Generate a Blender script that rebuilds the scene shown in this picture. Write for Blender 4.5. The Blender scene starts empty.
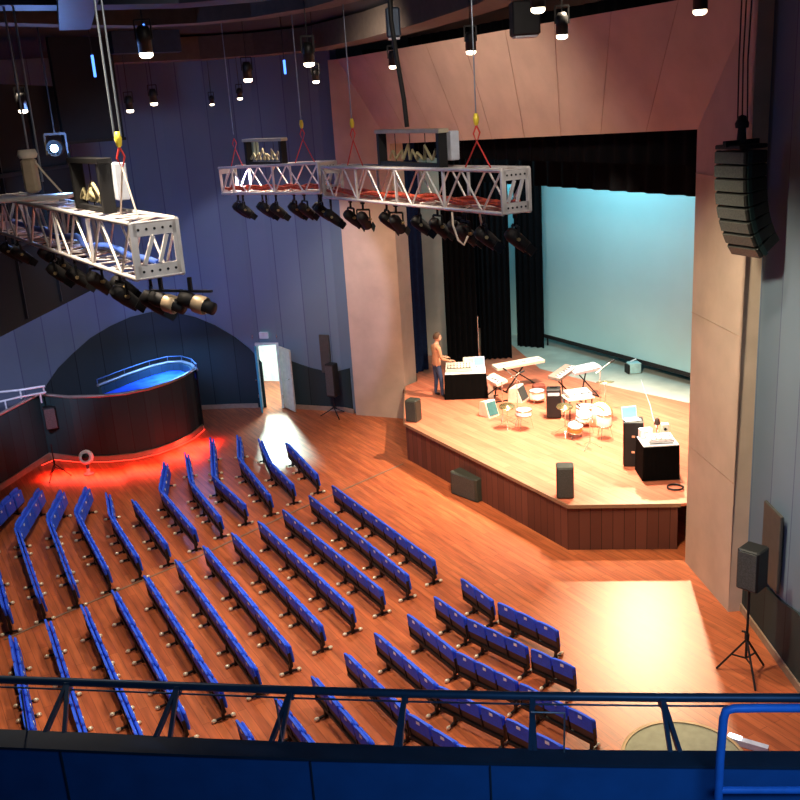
import bpy, math, random
from mathutils import Vector, Matrix
random.seed(7)
S = bpy.context.scene
COL = S.collection
PI = math.pi

# ------------------------------------------------------------------ camera
F, H = 950.0, 8.7
down = Vector((602-400, 3473-400, F)).normalized()
up = -down
fy = (Vector((0, 0, 1)) - up*up.z).normalized()
fx = fy.cross(up)
R = Matrix((fx, fy, up))            # image axes (right, down, forward) -> world
CAM = Vector((0, 0, H))
def ray(px, py): return R @ Vector((px-400, py-400, F))
def at(px, py, z=0.0):              # point of the horizontal plane z seen at a pixel
    d = ray(px, py); return CAM + d*((z-H)/d.z)
def aty(px, py, y):                 # point of the upright plane y seen at a pixel
    d = ray(px, py); return CAM + d*(y/d.y)
def onpl(px, py, P, n):
    d = ray(px, py); return CAM + d*((P-CAM).dot(n)/d.dot(n))
cd = bpy.data.cameras.new('camera'); cam = bpy.data.objects.new('camera', cd); COL.objects.link(cam)
cd.sensor_width = 36; cd.lens = F/800*36; cd.clip_start = .05; cd.clip_end = 200
cx, cy, cz = R @ Vector((1, 0, 0)), R @ Vector((0, -1, 0)), R @ Vector((0, 0, -1))
cam.matrix_world = Matrix(((cx.x, cy.x, cz.x, 0), (cx.y, cy.y, cz.y, 0), (cx.z, cy.z, cz.z, H), (0, 0, 0, 1)))
S.camera = cam

# ------------------------------------------------------------------ materials
MATS = {}
def nt(m): m.use_nodes = True; return m.node_tree
def mat(name, col, rough=.6, metal=0, spec=.4, var=.12, scale=8, emit=None, estr=0, bump=0, sheen=0):
    if name in MATS: return MATS[name]
    m = bpy.data.materials.new(name); t = nt(m); b = t.nodes['Principled BSDF']
    b.inputs['Roughness'].default_value = rough; b.inputs['Metallic'].default_value = metal
    b.inputs['Specular IOR Level'].default_value = spec
    if sheen: b.inputs['Sheen Weight'].default_value = sheen
    tc = t.nodes.new('ShaderNodeTexCoord'); n = t.nodes.new('ShaderNodeTexNoise')
    n.inputs['Scale'].default_value = scale; n.inputs['Detail'].default_value = 4
    t.links.new(tc.outputs['Object'], n.inputs['Vector'])
    cr = t.nodes.new('ShaderNodeValToRGB')
    c = Vector(col)
    cr.color_ramp.elements[0].color = (*(c*(1-var)), 1); cr.color_ramp.elements[1].color = (*(c*(1+var)), 1)
    cr.color_ramp.elements[0].position = .3; cr.color_ramp.elements[1].position = .7
    t.links.new(n.outputs['Fac'], cr.inputs['Fac']); t.links.new(cr.outputs['Color'], b.inputs['Base Color'])
    if emit: b.inputs['Emission Color'].default_value = (*emit, 1); b.inputs['Emission Strength'].default_value = estr
    if bump:
        bp = t.nodes.new('ShaderNodeBump'); bp.inputs['Strength'].default_value = bump; bp.inputs['Distance'].default_value = .02
        t.links.new(n.outputs['Fac'], bp.inputs['Height']); t.links.new(bp.outputs['Normal'], b.inputs['Normal'])
    MATS[name] = m; return m
def plank(name, c1, c2, gap, ang, w=.13, ln=1.6, rough=.32, spec=.5, blotch=.25):
    m = bpy.data.materials.new(name); t = nt(m); b = t.nodes['Principled BSDF']
    tc = t.nodes.new('ShaderNodeTexCoord'); mp = t.nodes.new('ShaderNodeMapping'); mp.inputs['Rotation'].default_value = (0, 0, ang)
    t.links.new(tc.outputs['Object'], mp.inputs['Vector'])
    br = t.nodes.new('ShaderNodeTexBrick'); br.inputs['Scale'].default_value = 1
    br.inputs['Brick Width'].default_value = ln; br.inputs['Row Height'].default_value = w; br.inputs['Mortar Size'].default_value = .004
    br.inputs['Color1'].default_value = (*c1, 1); br.inputs['Color2'].default_value = (*c2, 1); br.inputs['Mortar'].default_value = (*gap, 1)
    br.inputs['Bias'].default_value = 0
    t.links.new(mp.outputs['Vector'], br.inputs['Vector'])
    m2 = t.nodes.new('ShaderNodeMapping'); m2.inputs['Scale'].default_value = (1, 9, 1); t.links.new(mp.outputs['Vector'], m2.inputs['Vector'])
    n = t.nodes.new('ShaderNodeTexNoise'); n.inputs['Scale'].default_value = 1.3; n.inputs['Detail'].default_value = 6
    t.links.new(m2.outputs['Vector'], n.inputs['Vector'])
    mx = t.nodes.new('ShaderNodeMix'); mx.data_type = 'RGBA'; mx.blend_type = 'MULTIPLY'; mx.inputs[0].default_value = 1
    cr = t.nodes.new('ShaderNodeValToRGB'); cr.color_ramp.elements[0].position = .3; cr.color_ramp.elements[1].position = .72
    lo = 1-blotch*1.6; cr.color_ramp.elements[0].color = (lo, lo, lo, 1); cr.color_ramp.elements[1].color = (1.15, 1.12, 1.1, 1)
    t.links.new(n.outputs['Fac'], cr.inputs['Fac'])
    t.links.new(br.outputs['Color'], mx.inputs[6]); t.links.new(cr.outputs['Color'], mx.inputs[7])
    t.links.new(mx.outputs[2], b.inputs['Base Color'])
    b.inputs['Roughness'].default_value = rough; b.inputs['Specular IOR Level'].default_value = spec
    MATS[name] = m; return m
def panelled(name, col, pitch, groove, rough=.75, var=.1, gw=.03):      # upright boards along the U of the wall's UV map (metres)
    m = bpy.data.materials.new(name); t = nt(m); b = t.nodes['Principled BSDF']
    uv = t.nodes.new('ShaderNodeUVMap'); sx = t.nodes.new('ShaderNodeSeparateXYZ'); t.links.new(uv.outputs['UV'], sx.inputs[0])
    dv = t.nodes.new('ShaderNodeMath'); dv.operation = 'DIVIDE'; dv.inputs[1].default_value = pitch; t.links.new(sx.outputs[0], dv.inputs[0])
    fr = t.nodes.new('ShaderNodeMath'); fr.operation = 'FRACT'; t.links.new(dv.outputs[0], fr.inputs[0])
    lt = t.nodes.new('ShaderNodeMath'); lt.operation = 'LESS_THAN'; lt.inputs[1].default_value = gw; t.links.new(fr.outputs[0], lt.inputs[0])
    fl = t.nodes.new('ShaderNodeMath'); fl.operation = 'FLOOR'; t.links.new(dv.outputs[0], fl.inputs[0])
    wn = t.nodes.new('ShaderNodeTexWhiteNoise'); wn.noise_dimensions = '1D'; t.links.new(fl.outputs[0], wn.inputs['W'])
    n = t.nodes.new('ShaderNodeTexNoise'); n.inputs['Scale'].default_value = .9; n.inputs['Detail'].default_value = 5
    t.links.new(uv.outputs['UV'], n.inputs['Vector'])
    ad = t.nodes.new('ShaderNodeMath'); ad.operation = 'ADD'; t.links.new(wn.outputs['Value'], ad.inputs[0]); t.links.new(n.outputs['Fac'], ad.inputs[1])
    mr = t.nodes.new('ShaderNodeMapRange'); mr.inputs[2].default_value = 1.6; mr.inputs[1].default_value = .3
    mr.inputs[3].default_value = 1-var; mr.inputs[4].default_value = 1+var; t.links.new(ad.outputs[0], mr.inputs[0])
    vm = t.nodes.new('ShaderNodeVectorMath'); vm.operation = 'SCALE'; vm.inputs[0].default_value = col; t.links.new(mr.outputs[0], vm.inputs['Scale'])
    mx = t.nodes.new('ShaderNodeMix'); mx.data_type = 'RGBA'; t.links.new(lt.outputs[0], mx.inputs[0])
    t.links.new(vm.outputs[0], mx.inputs[6]); mx.inputs[7].default_value = (*groove, 1); t.links.new(mx.outputs[2], b.inputs['Base Color'])
    b.inputs['Roughness'].default_value = rough; b.inputs['Specular IOR Level'].default_value = .2
    MATS[name] = m; return m
def glow(name, col, s):
    m = bpy.data.materials.new(name); t = nt(m); b = t.nodes['Principled BSDF']
    b.inputs['Base Color'].default_value = (*col, 1); b.inputs['Emission Color'].default_value = (*col, 1); b.inputs['Emission Strength'].default_value = s
    MATS[name] = m; return m

M_floor = plank('auditorium_floorboards', (.44, .105, .035), (.55, .15, .05), (.22, .05, .02), math.radians(61), .14, 1.9, .42)
M_deck = plank('stage_boards', (.60, .16, .085), (.68, .21, .115), (.36, .10, .05), math.radians(61), .2, 2.4, .5, .35, .12)
M_fascia = panelled('stage_fascia_boards', (.13, .045, .03), .22, (.04, .015, .01), .5, .25, .06)
M_ply = mat('pale_plywood', (.52, .40, .31), .7, var=.10, scale=1.6, spec=.2)
M_plyjoint = mat('plywood_joint', (.42, .3, .22), .8)
M_wall = panelled('blue_wall_boards', (.13, .18, .235), .8, (.075, .09, .16), .8, .12, .03)
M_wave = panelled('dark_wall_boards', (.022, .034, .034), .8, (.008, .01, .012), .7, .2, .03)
M_black = mat('black_paint', (.007, .007, .008), .65)
M_drape = mat('black_velour', (.003, .0035, .0045), .95, spec=.05, scale=3)
M_skirtcloth = mat('black_table_cloth', (.003, .003, .003), .95, spec=.05)
M_bluedrape = mat('navy_velour', (.01, .02, .06), .95, spec=.05)
M_ceil = mat('dark_ceiling', (.012, .016, .022), .9)
M_beam = mat('dark_brown_beam', (.075, .06, .05), .8)
M_duct = mat('blue_grey_duct', (.03, .05, .085), .5, .3)
M_truss = mat('white_truss_paint', (.78, .76, .74), .35, .3)
M_redcable = mat('red_cable', (.5, .07, .03), .5, var=.5, scale=20)
M_cyan = mat('projection_screen', (.36, .64, .68), .9, spec=.1, var=.03, scale=.7)
M_tealfloor = mat('grey_dance_floor', (.46, .49, .42), .45, var=.12, scale=2)
M_seat = mat('royal_blue_fabric', (.028, .12, .88), .6, scale=30)
M_shell = mat('dark_brown_seat_shell', (.045, .03, .026), .5)
M_frame = mat('black_seat_frame', (.014, .014, .014), .45, .3)
M_chrome = mat('polished_metal', (.75, .73, .62), .22, .9)
M_pale = mat('pale_rail_paint', (.55, .66, .68), .4, .2)
M_cap = mat('worn_silver_cap', (.85, .78, .6), .3, .3)
M_white = mat('white_plate', (.85, .86, .9), .4)
M_booth = panelled('booth_boards', (.017, .040, .040), .45, (.014, .017, .017), .7, .25, .04)
M_bluein = mat('blue_booth_lining', (.03, .13, .85), .5, scale=3, var=.5)
M_skirt = mat('tan_plinth', (.30, .2, .13), .6)
M_rail = mat('blue_painted_steel', (.04, .09, .17), .4, .3)
M_railbright = mat('bright_blue_paint', (.04, .25, .95), .4)
M_parapet = mat('blue_parapet_paint', (.014, .13, .45), .7, scale=5, var=.1)
M_ledge = mat('dark_blue_ledge', (.02, .045, .085), .55)
M_speaker = mat('black_speaker_cabinet', (.010, .011, .010), .55)
M_grille = mat('dark_grey_grille', (.05, .055, .05), .6, scale=60, var=.4)
M_greybox = mat('pale_grey_box', (.55, .6, .68), .5)
M_yellow = mat('yellow_hook', (.75, .6, .05), .4)
M_red = mat('red_sling', (.6, .05, .04), .6)
M_cable = mat('grey_steel_cable', (.25, .3, .35), .4, .6)
M_blackcable = mat('black_cable', (.01, .01, .01), .6)
M_cream = mat('cream_plastic', (.8, .72, .58), .5)
M_orange = mat('orange_drum_shell', (.75, .22, .05), .4)
M_teal = mat('teal_plastic', (.10, .32, .30), .4)
M_brass = mat('brass_cymbal', (.85, .65, .3), .25, .9)
M_skin = mat('skin', (.62, .34, .22), .55)
M_shirt = mat('rust_shirt', (.55, .27, .15), .8)
M_jeans = mat('dark_jeans', (.03, .05, .11), .8)
M_hair = mat('brown_hair', (.10, .05, .025), .7)
M_panelgrey = mat('dark_olive_panel', (.05, .05, .042), .6)
M_doorleaf = mat('pale_door_leaf', (.55, .62, .6), .5)
M_corr = mat('corridor_paint', (.8, .88, .85), .7)
M_lampon = glow('lit_warm_lamp', (1, .86, .62), 9)
M_lampdim = glow('lit_small_lamp', (1, .82, .6), 5)
M_lampblue = glow('lit_blue_lamp', (.35, .6, 1), 60)
M_tubeblue = glow('lit_blue_tube', (.08, .25, 1), 3)
M_led = glow('lit_red_strip', (1, .03, .015), 4)
M_exit = glow('lit_exit_sign', (.5, 1, .75), 1.5)
M_laptop = glow('lit_laptop_screen', (.15, .5, .8), 1.6)
M_tube = glow('lit_white_tube', (.9, .95, 1), 2.2)

# ------------------------------------------------------------------ mesh builder
class MB:
    def __init__(s): s.v = []; s.f = []; s.sm = []; s.uv = {}
    def add(s, vs, fs, smooth=False):
        o = len(s.v); s.v += [tuple(p) for p in vs]
        for f in fs: s.f.append([o+i for i in f]); s.sm.append(smooth)
        return s
    def box(s, c, d, rot=None, bev=0):
        hx, hy, hz = d[0]/2, d[1]/2, d[2]/2; c = Vector(c)
        if bev:
            b = min(bev, hx*.9, hy*.9, hz*.9); P = []
            prof = [(-hx+b, -hy), (hx-b, -hy), (hx, -hy+b), (hx, hy-b), (hx-b, hy), (-hx+b, hy), (-hx, hy-b), (-hx, -hy+b)]
            inn = [(x*(hx-b)/hx, y*(hy-b)/hy) for x, y in prof]
            rings = [(inn, -hz), (prof, -hz+b), (prof, hz-b), (inn, hz)]
            for pr, z in rings: P += [Vector((x, y, z)) for x, y in pr]
            fs = [[7-i for i in range(8)], [24+i for i in range(8)]]
            for k in range(3):
                for i in range(8): j = (i+1) % 8; fs.append([k*8+i, k*8+j, k*8+8+j, k*8+8+i])
        else:
            P = [Vector((x, y, z)) for z in (-hz, hz) for x, y in ((-hx, -hy), (hx, -hy), (hx, hy), (-hx, hy))]
            fs = [[3, 2, 1, 0], [4, 5, 6, 7], [0, 1, 5, 4], [1, 2, 6, 5], [2, 3, 7, 6], [3, 0, 4, 7]]
        if rot: P = [rot @ p for p in P]
        return s.add([p+c for p in P], fs)
    def bar(s, a, b, w, h=None):          # square bar between two points
        a, b = Vector(a), Vector(b); d = b-a; h = h or w
        q = d.to_track_quat('X', 'Z').to_matrix()
        return s.box((a+b)/2, (d.length, w, h), q)
    def cyl(s, a, b, r, r2=None, n=10, cap=True):
        a, b = Vector(a), Vector(b); r2 = r if r2 is None else r2
        q = (b-a).to_track_quat('Z', 'Y').to_matrix(); P = []
        for p, rr in ((a, r), (b, r2)):
            for i in range(n): t = 2*PI*i/n; P.append(p+q @ Vector((rr*math.cos(t), rr*math.sin(t), 0)))
        s.add(P, [[i, (i+1) % n, n+(i+1) % n, n+i] for i in range(n)], True)
        if cap: s.add(P[:n], [list(range(n))[::-1]]); s.add(P[n:], [list(range(n))])
        return s
    def tube(s, pts, r, n=8):
        pts = [Vector(p) for p in pts]; rings = []; q = None
        for i, p in enumerate(pts):
            d = (pts[min(i+1, len(pts)-1)]-pts[max(i-1, 0)]).normalized()
            u = Vector((0, 0, 1)) if abs(d.z) < .9 else Vector((1, 0, 0))
            if q is not None: u = q
            a = (u-d*u.dot(d)).normalized(); q = a; b = d.cross(a)
            rings.append([p+(a*math.cos(2*PI*k/n)+b*math.sin(2*PI*k/n))*r for k in range(n)])
        P = [v for rg in rings for v in rg]; fs = []
        for i in range(len(pts)-1):
            for k in range(n): l = (k+1) % n; fs.append([i*n+k, i*n+l, (i+1)*n+l, (i+1)*n+k])
        s.add(P, fs, True); s.add(rings[0], [list(range(n))[::-1]]); s.add(rings[-1], [list(range(n))]); return s
    def lathe(s, c, prof, n=16, axis=None):
        c = Vector(c); q = axis.to_track_quat('Z', 'Y').to_matrix() if axis else Matrix.Identity(3); P = []
        for r, z in prof:
            for k in range(n): P.append(c+q @ Vector((max(r, 1e-4)*math.cos(2*PI*k/n), max(r, 1e-4)*math.sin(2*PI*k/n), z)))
        fs = []
        for i in range(len(prof)-1):
            for k in range(n): l = (k+1) % n; fs.append([i*n+k, i*n+l, (i+1)*n+l, (i+1)*n+k])
        return s.add(P, fs, True)
    def ball(s, c, r, n=10, sc=(1, 1, 1)):
        P = []; c = Vector(c)
        for i in range(n//2+1):
            a = PI*i/(n//2)
            for k in range(n): b = 2*PI*k/n; P.append(c+Vector((r*sc[0]*math.sin(a)*math.cos(b), r*sc[1]*math.sin(a)*math.sin(b), -r*sc[2]*math.cos(a))))
        fs = []
        for i in range(n//2):
            for k in range(n): l = (k+1) % n; fs.append([i*n+k, i*n+l, (i+1)*n+l, (i+1)*n+k])
        return s.add(P, fs, True)
    def prism(s, poly, vec):              # closed outline (3D points) swept by vec
        P = [Vector(p) for p in poly]; n = len(P); vec = Vector(vec)
        s.add(P+[p+vec for p in P], [list(range(n))[::-1], list(range(n, 2*n))]+[[i, (i+1) % n, n+(i+1) % n, n+i] for i in range(n)]); return s
    def obj(s, name, m, parent=None, loc=None, rot=None):
        me = bpy.data.meshes.new(name); me.from_pydata(s.v, [], s.f); me.polygons.foreach_set('use_smooth', s.sm)
        if s.uv:
            ul = me.uv_layers.new(name='UVMap')
            for p in me.polygons:
                for li in p.loop_indices: ul.data[li].uv = s.uv.get(me.loops[li].vertex_index, (0, 0))
        me.materials.append(m); me.update()
        o = bpy.data.objects.new(name, me); COL.objects.link(o)
        if parent: o.parent = parent
        if loc is not None: o.location = loc
        if rot is not None: o.rotation_euler = rot
        return o
def tag(o, label, cat, group=None, kind=None):
    o['label'] = label; o['category'] = cat
    if group: o['group'] = group
    if kind: o['kind'] = kind
    return o
def thing(name, label, cat, loc=(0, 0, 0), rz=0, group=None):
    o = bpy.data.objects.new(name, None); COL.objects.link(o); o.location = loc; o.rotation_euler = (0, 0, rz); o.empty_display_size = .2
    return tag(o, label, cat, group)
def struct(name, mb, m): o = mb.obj(name, m); o['kind'] = 'structure'; return o
KIDS = {}
def copy_tree(o, parent=None):
    c = o.copy(); COL.objects.link(c)
    if parent: c.parent = parent
    for ch in o.children: copy_tree(ch, c)
    return c
def lamp(kind, name, loc, col, energy, target=None, size=.3, spot=60, blend=.5, sx=None, sy=None):
    ld = bpy.data.lights.new(name, kind); ld.color = col; ld.energy = energy
    if kind == 'AREA': ld.shape = 'RECTANGLE'; ld.size = sx or size; ld.size_y = sy or size
    else: ld.shadow_soft_size = size
    if kind == 'SPOT': ld.spot_size = math.radians(spot); ld.spot_blend = blend
    o = bpy.data.objects.new(name, ld); COL.objects.link(o); o.location = loc
    if target is not None: o.rotation_euler = (Vector(target)-Vector(loc)).to_track_quat('-Z', 'Y').to_euler()
    return o
def stripwall(pts, z0, z1, thick, u0=0):   # wall along floor points; z0/z1 numbers or lists; thickness away from its visible side
    mb = MB(); n = len(pts); u = u0; us = []
    for i, p in enumerate(pts):
        if i: u += (Vector(p[:2])-Vector(pts[i-1][:2])).length
        us.append(u)
    Z0 = z0 if isinstance(z0, list) else [z0]*n; Z1 = z1 if isinstance(z1, list) else [z1]*n
    nm = []
    for i in range(n):
        a = Vector(pts[max(i-1, 0)][:2]); b = Vector(pts[min(i+1, n-1)][:2]); d = (b-a).normalized(); nm.append(Vector((-d.y, d.x))*thick)
    P = []
    for i, p in enumerate(pts):
        q = Vector(p[:2])+nm[i]
        P += [(p[0], p[1], Z0[i]), (p[0], p[1], Z1[i]), (q.x, q.y, Z1[i]), (q.x, q.y, Z0[i])]
    fs = []
    for i in range(n-1):
        for k in range(4): l = (k+1) % 4; fs.append([4*i+k, 4*i+4+k, 4*i+4+l, 4*i+l])
    fs += [[0, 1, 2, 3], [4*n-1, 4*n-2, 4*n-3, 4*n-4]]
    mb.add(P, fs)
    for i in range(n):
        for k in range(4): mb.uv[4*i+k] = (us[i], P[4*i+k][2])
    return mb

# ------------------------------------------------------------------ shell
SD = Vector((4.9, -9.9, 0)).normalized()           # direction of the stage line
SN = Vector((-.896, -.444, 0))                     # towards the audience
L0, L1, R0, R1 = at(358, 415), at(407, 419), at(685, 562), at(728, 612)
ZT, ZO, ZOL, ZOR = 10.0, 7.85, 7.76, 8.02
fl = MB(); fl.add([(-15, -1, 0), (7, -1, 0), (7, 36, 0), (-15, 36, 0), (-15, -1, -.2), (7, -1, -.2), (7, 36, -.2), (-15, 36, -.2)],
                  [[0, 1, 2, 3], [7, 6, 5, 4], [0, 4, 5, 1], [1, 5, 6, 2], [2, 6, 7, 3], [3, 7, 4, 0]])
struct('floor', fl, M_floor)
CZ = 10.6
struct('ceiling', MB().box((-1, 17, CZ+.15), (34, 44, .3)), M_ceil)

# proscenium: two splayed piers and a header that leans out over the hall
LT = onpl(331, 62, L0, Vector((-(L1-L0).y, (L1-L0).x, 0))); Lc = onpl(343, 62, L0, Vector((-(L1-L0).y, (L1-L0).x, 0)))
def hz(P, z): q = P+SN*.38*(z-ZO); return Vector((q.x, q.y, z))
dL = (L0-L1).normalized(); dR = (R1-R0).normalized()
def crease(P, d, z, zo): # where the leaning header meets the splayed pier
    off = .38*(z-zo); return Vector((P.x, P.y, 0))+d*(off/d.dot(SN))+Vector((0, 0, z))
LC, RC = crease(L1, dL, ZT, ZOL), crease(R0, dR, ZT, ZOR)
pier = MB()
Lb = L0+dL*.06
back = -SN*.35
def slab(face, off):
    n = len(face); pier.add(list(face)+[Vector(p)+Vector(off) for p in face], [list(range(n))[::-1], list(range(n, 2*n))]+[[i, (i+1) % n, n+(i+1) % n, n+i] for i in range(n)])
v3 = lambda p, z: Vector((p.x, p.y, z))
slab([v3(Lb, 0), v3(L1, 0), v3(L1, ZOL), LC, v3(Lb, ZT)], Vector((-dL.y, dL.x, 0))*-.35)
slab([v3(R0, 0), v3(R1, 0), v3(R1, CZ), v3(RC, CZ), RC, v3(R0, ZOR)], Vector((.35, .02, 0)))
TOPR = RC+Vector((0, 0, 0)); 
slab([v3(L1, ZOL), v3(R0, ZOR), RC, LC], back)
struct('wall_proscenium', pier, M_ply)
# jambs behind the piers
jb = MB(); jb.prism([v3(L1, 0)+Vector((0.0, .12, 0)), v3(L1, 0)+Vector((.36, .75, 0)), v3(L1, 0)+Vector((.30, .85, 0)), v3(L1, 0)+Vector((-.1, .3, 0))], (0, 0, ZO))
struct('trim_1', jb, M_ply)
# thin joints of the plywood sheets on the piers and header
jn = MB()
def joint(a, b): jn.bar(a, b, .008, .006)
for k in range(1, 9):
    a = v3(L1, ZOL).lerp(v3(R0, ZOR), k/9.0); t = .97
    b = LC.lerp(RC, k/9.0); o = SN*.004
    joint(a+o, b+o)
for z in (2.4, 4.9, 7.3): 
    o = Vector((-.006, 0, 0)); joint(v3(R0, z)+o, v3(R1, z)+o); o2 = Vector((dL.y, -dL.x, 0))*.006; joint(v3(L0, z)+o2, v3(L1, z)+o2)
struct('trim_2', jn, M_plyjoint)

# curved blue back wall
WP = [L0+Vector((.0, .12, 0)), at(345, 411), at(318, 409.5), at(292, 408), at(284, 407.5), at(262, 407), at(240, 407.3), at(220, 408), at(200, 409)]
x, y, a = WP[-1].x, WP[-1].y, math.radians(178)
for i in range(13):
    a += math.radians(4.2); x += math.cos(a)*.75; y += math.sin(a)*.75; WP.append(Vector((x, y, 0)))
WP = [Vector((p.x, p.y, 0)) for p in WP]
WPr = WP
iA, iB = 4, 5        # doorway between these two wall points
DH = 2.08
rightside = stripwall(WP[:iA+1], 0, CZ, -.25); struct('wall_back', rightside, M_wall)
u_a = sum((WP[i+1]-WP[i]).length for i in range(iA)); u_b = u_a+(WP[iB]-WP[iA]).length
lint = stripwall([WP[iA], WP[iB]], DH, CZ, -.25, u_a); struct('wall_back_lintel', lint, M_wall)
struct('wall_back_left', stripwall(WP[iB:], 0, 13.5, -.25, u_b), M_wall)
def onwall(px, py):
    best = None
    for i in range(len(WP)-1):
        A, B = WP[i], WP[i+1]; d = B-A; n = Vector((-d.y, d.x, 0)).normalized(); P = onpl(px, py, A, n)
        t = (P-A).dot(d)/d.length_squared
        if -.01 <= t <= 1.01: return P, i, t
    return None
def wallu(px, py):
    P, i, t = onwall(px, py); return sum((WP[k+1]-WP[k]).length for k in range(i))+t*(WP[i+1]-WP[i]).length, P.z
def wallpt(u, off):
    k = 0
    while k < len(WP)-2 and u > (WP[k+1]-WP[k]).length: u -= (WP[k+1]-WP[k]).length; k += 1
    d = WP[k+1]-WP[k]; p = WP[k]+d.normalized()*u; n = Vector((-d.y, d.x, 0)).normalized()
    return p+n*off
# dark wave of boards along the foot of the wall
wave = [(350, 368), (338, 371), (325, 371), (312, 368), (300, 364), (292, 361)]
wave2 = [(262, 362), (250, 349), (235, 337), (215, 325), (195, 317), (170, 311), (150, 312), (130, 317), (110, 326), (90, 338), (72, 354), (58, 368), (47, 384), (38, 402), (30, 420)]
def wavepanel(name, line, uu0=None):
    us = [wallu(*p) for p in line]; n = len(us)
    dense = []
    for i in range(n-1):
        for k in range(4): t = k/4; dense.append((us[i][0]*(1-t)+us[i+1][0]*t, us[i][1]*(1-t)+us[i+1][1]*t))
    dense.append(us[-1])
    pts = [wallpt(u, .045) for u, z in dense]
    struct(name, stripwall(pts, 0, [max(z, .15) for u, z in dense], -.04, dense[0][0]), M_wave)
wavepanel('trim_3', wave); wavepanel('trim_4', wave2)
# skirting
struct('baseboard_back', stripwall([wallpt(u, .075) for u in [.1+(u_a-.15)*i/6 for i in range(7)]], 0, .14, -.03), M_skirt)
struct('baseboard_back_left', stripwall([wallpt(u, .075) for u in [u_b+.1+4.2*i/8 for i in range(9)]], 0, .14, -.03), M_skirt)
# doorway, corridor and the two leaves
A, B = WP[iA], WP[iB]; dd = (B-A).normalized(); nn = Vector((-dd.y, dd.x, 0)); out = -nn  # nn faces hall
if nn.y > 0: nn, out = -nn, nn
fr = MB()
for p in (A+dd*.04, B-dd*.04): fr.box((p.x+out.x*.1, p.y+out.y*.1, DH/2), (.08, .3, DH))
fr.box(((A.x+B.x)/2+out.x*.1, (A.y+B.y)/2+out.y*.1, DH-.04), ((B-A).length, .3, .08))
struct('door_1', fr, M_doorleaf)
W = (B-A).length
co = MB(); a2, b2 = A+out*.27-dd*1.1, B+out*.27+dd*1.3
for P, Q in ((a2, a2+out*2.6), (b2, b2+out*2.6), (a2+out*2.6, b2+out*2.6)): co.bar(v3(P, 1.5), v3(Q, 1.5), .06, 3.0)
co.bar(v3((a2+b2)/2, 3.0), v3((a2+b2)/2+out*2.6, 3.0), W+2.6, .06)
struct('wall_corridor', co, M_corr)
def leaf(name, hinge, ang, label, m):
    t = thing(name, label, 'door', hinge, ang)
    MB().box((.36, 0, DH/2-.05), (.72, .05, DH-.14), bev=.008).obj('door_panel', m, t)
    MB().cyl((.62, -.03, 1.05), (.62, -.09, 1.05), .012).cyl((.62, -.09, 1.05), (.5, -.09, 1.05), .01).obj('door_handle', M_chrome, t)
    MB().cyl((0, -.04, .3), (0, -.04, .42), .014).cyl((0, -.04, 2.2), (0, -.04, 2.32), .014).obj('hinge', M_chrome, t)
hb = B+nn*.10; ha = A+nn*.10
leaf('door_leaf', (hb.x+.02, hb.y, .03), math.radians(-80), 'teal door leaf opened into the hall, left of the bright doorway', mat('teal_door', (.06, .42, .55), .5))
leaf('door_leaf', (ha.x+.08, ha.y, .03), math.radians(-58), 'beige door leaf folded open against the wall, right of the bright doorway', mat('beige_door', (.5, .48, .38), .5))
p = (A+B)/2+nn*.1
ex = thing('exit_sign', 'small green-white lit sign box above the bright doorway', 'sign', (p.x, p.y, DH+.12), math.atan2(-nn.x, nn.y)+PI)
MB().box((0, 0, .13), (.28, .08, .2), bev=.01).obj('housing', M_greybox, ex)
MB().box((0, .045, .13), (.24, .012, .15)).obj('lit_face', M_exit, ex)

# right side wall
RW = [Vector((5.72, 15.3, 0)), Vector((5.70, 12.5, 0)), Vector((5.66, 9, 0)), Vector((5.62, 5, 0)), Vector((5.6, -2, 0))]
struct('wall_right', stripwall(RW, 0, CZ, .25), M_wall)
nX = Vector((1, 0, 0))
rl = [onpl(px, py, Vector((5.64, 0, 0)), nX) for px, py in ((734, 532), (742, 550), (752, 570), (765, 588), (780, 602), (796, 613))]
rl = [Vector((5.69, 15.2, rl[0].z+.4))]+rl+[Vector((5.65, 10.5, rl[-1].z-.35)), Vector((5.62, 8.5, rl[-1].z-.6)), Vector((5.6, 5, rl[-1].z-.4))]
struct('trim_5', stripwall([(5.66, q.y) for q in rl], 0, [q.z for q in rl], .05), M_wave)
struct('baseboard_right', stripwall([(5.63, 15.1), (5.62, 5)], 0, .14, .03), M_skirt)
def wallpanel(y0, y1, z0, z1, x, label):
    tag(MB().box((x, (y0+y1)/2, (z0+z1)/2), (.05, y1-y0, z1-z0), bev=.01).obj('acoustic_panel', M_panelgrey), label, 'panel')
p1, p2 = onpl(765, 500, Vector((5.6, 0, 0)), nX), onpl(779, 565, Vector((5.6, 0, 0)), nX)
wallpanel(p2.y, p1.y, p2.z-.5, p1.z, 5.61, 'dark olive upright panel on the right wall behind the tripod speaker')
P, i, t = onwall(319, 334); P2, i2, t2 = onwall(332, 372)
tq = thing('acoustic_panel', 'dark olive upright panel on the back wall left of the pale pier', 'panel', (P.x*.5+P2.x*.5, P.y*.5+P2.y*.5-.09, P2.z), math.atan2((WP[2]-WP[1]).y, (WP[2]-WP[1]).x))
MB().box((0, 0, (P.z-P2.z)/2), ((P-P2).xy.length, .06, P.z-P2.z), bev=.01).obj('board', M_panelgrey, tq)
# left side wall and stage house
q = WP[-1]
struct('wall_left', stripwall([q, Vector((-14.2, q.y-3, 0)), Vector((-14.4, 5, 0)), Vector((-14.4, -2, 0))], 0, CZ, -.25), M_wall)

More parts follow.
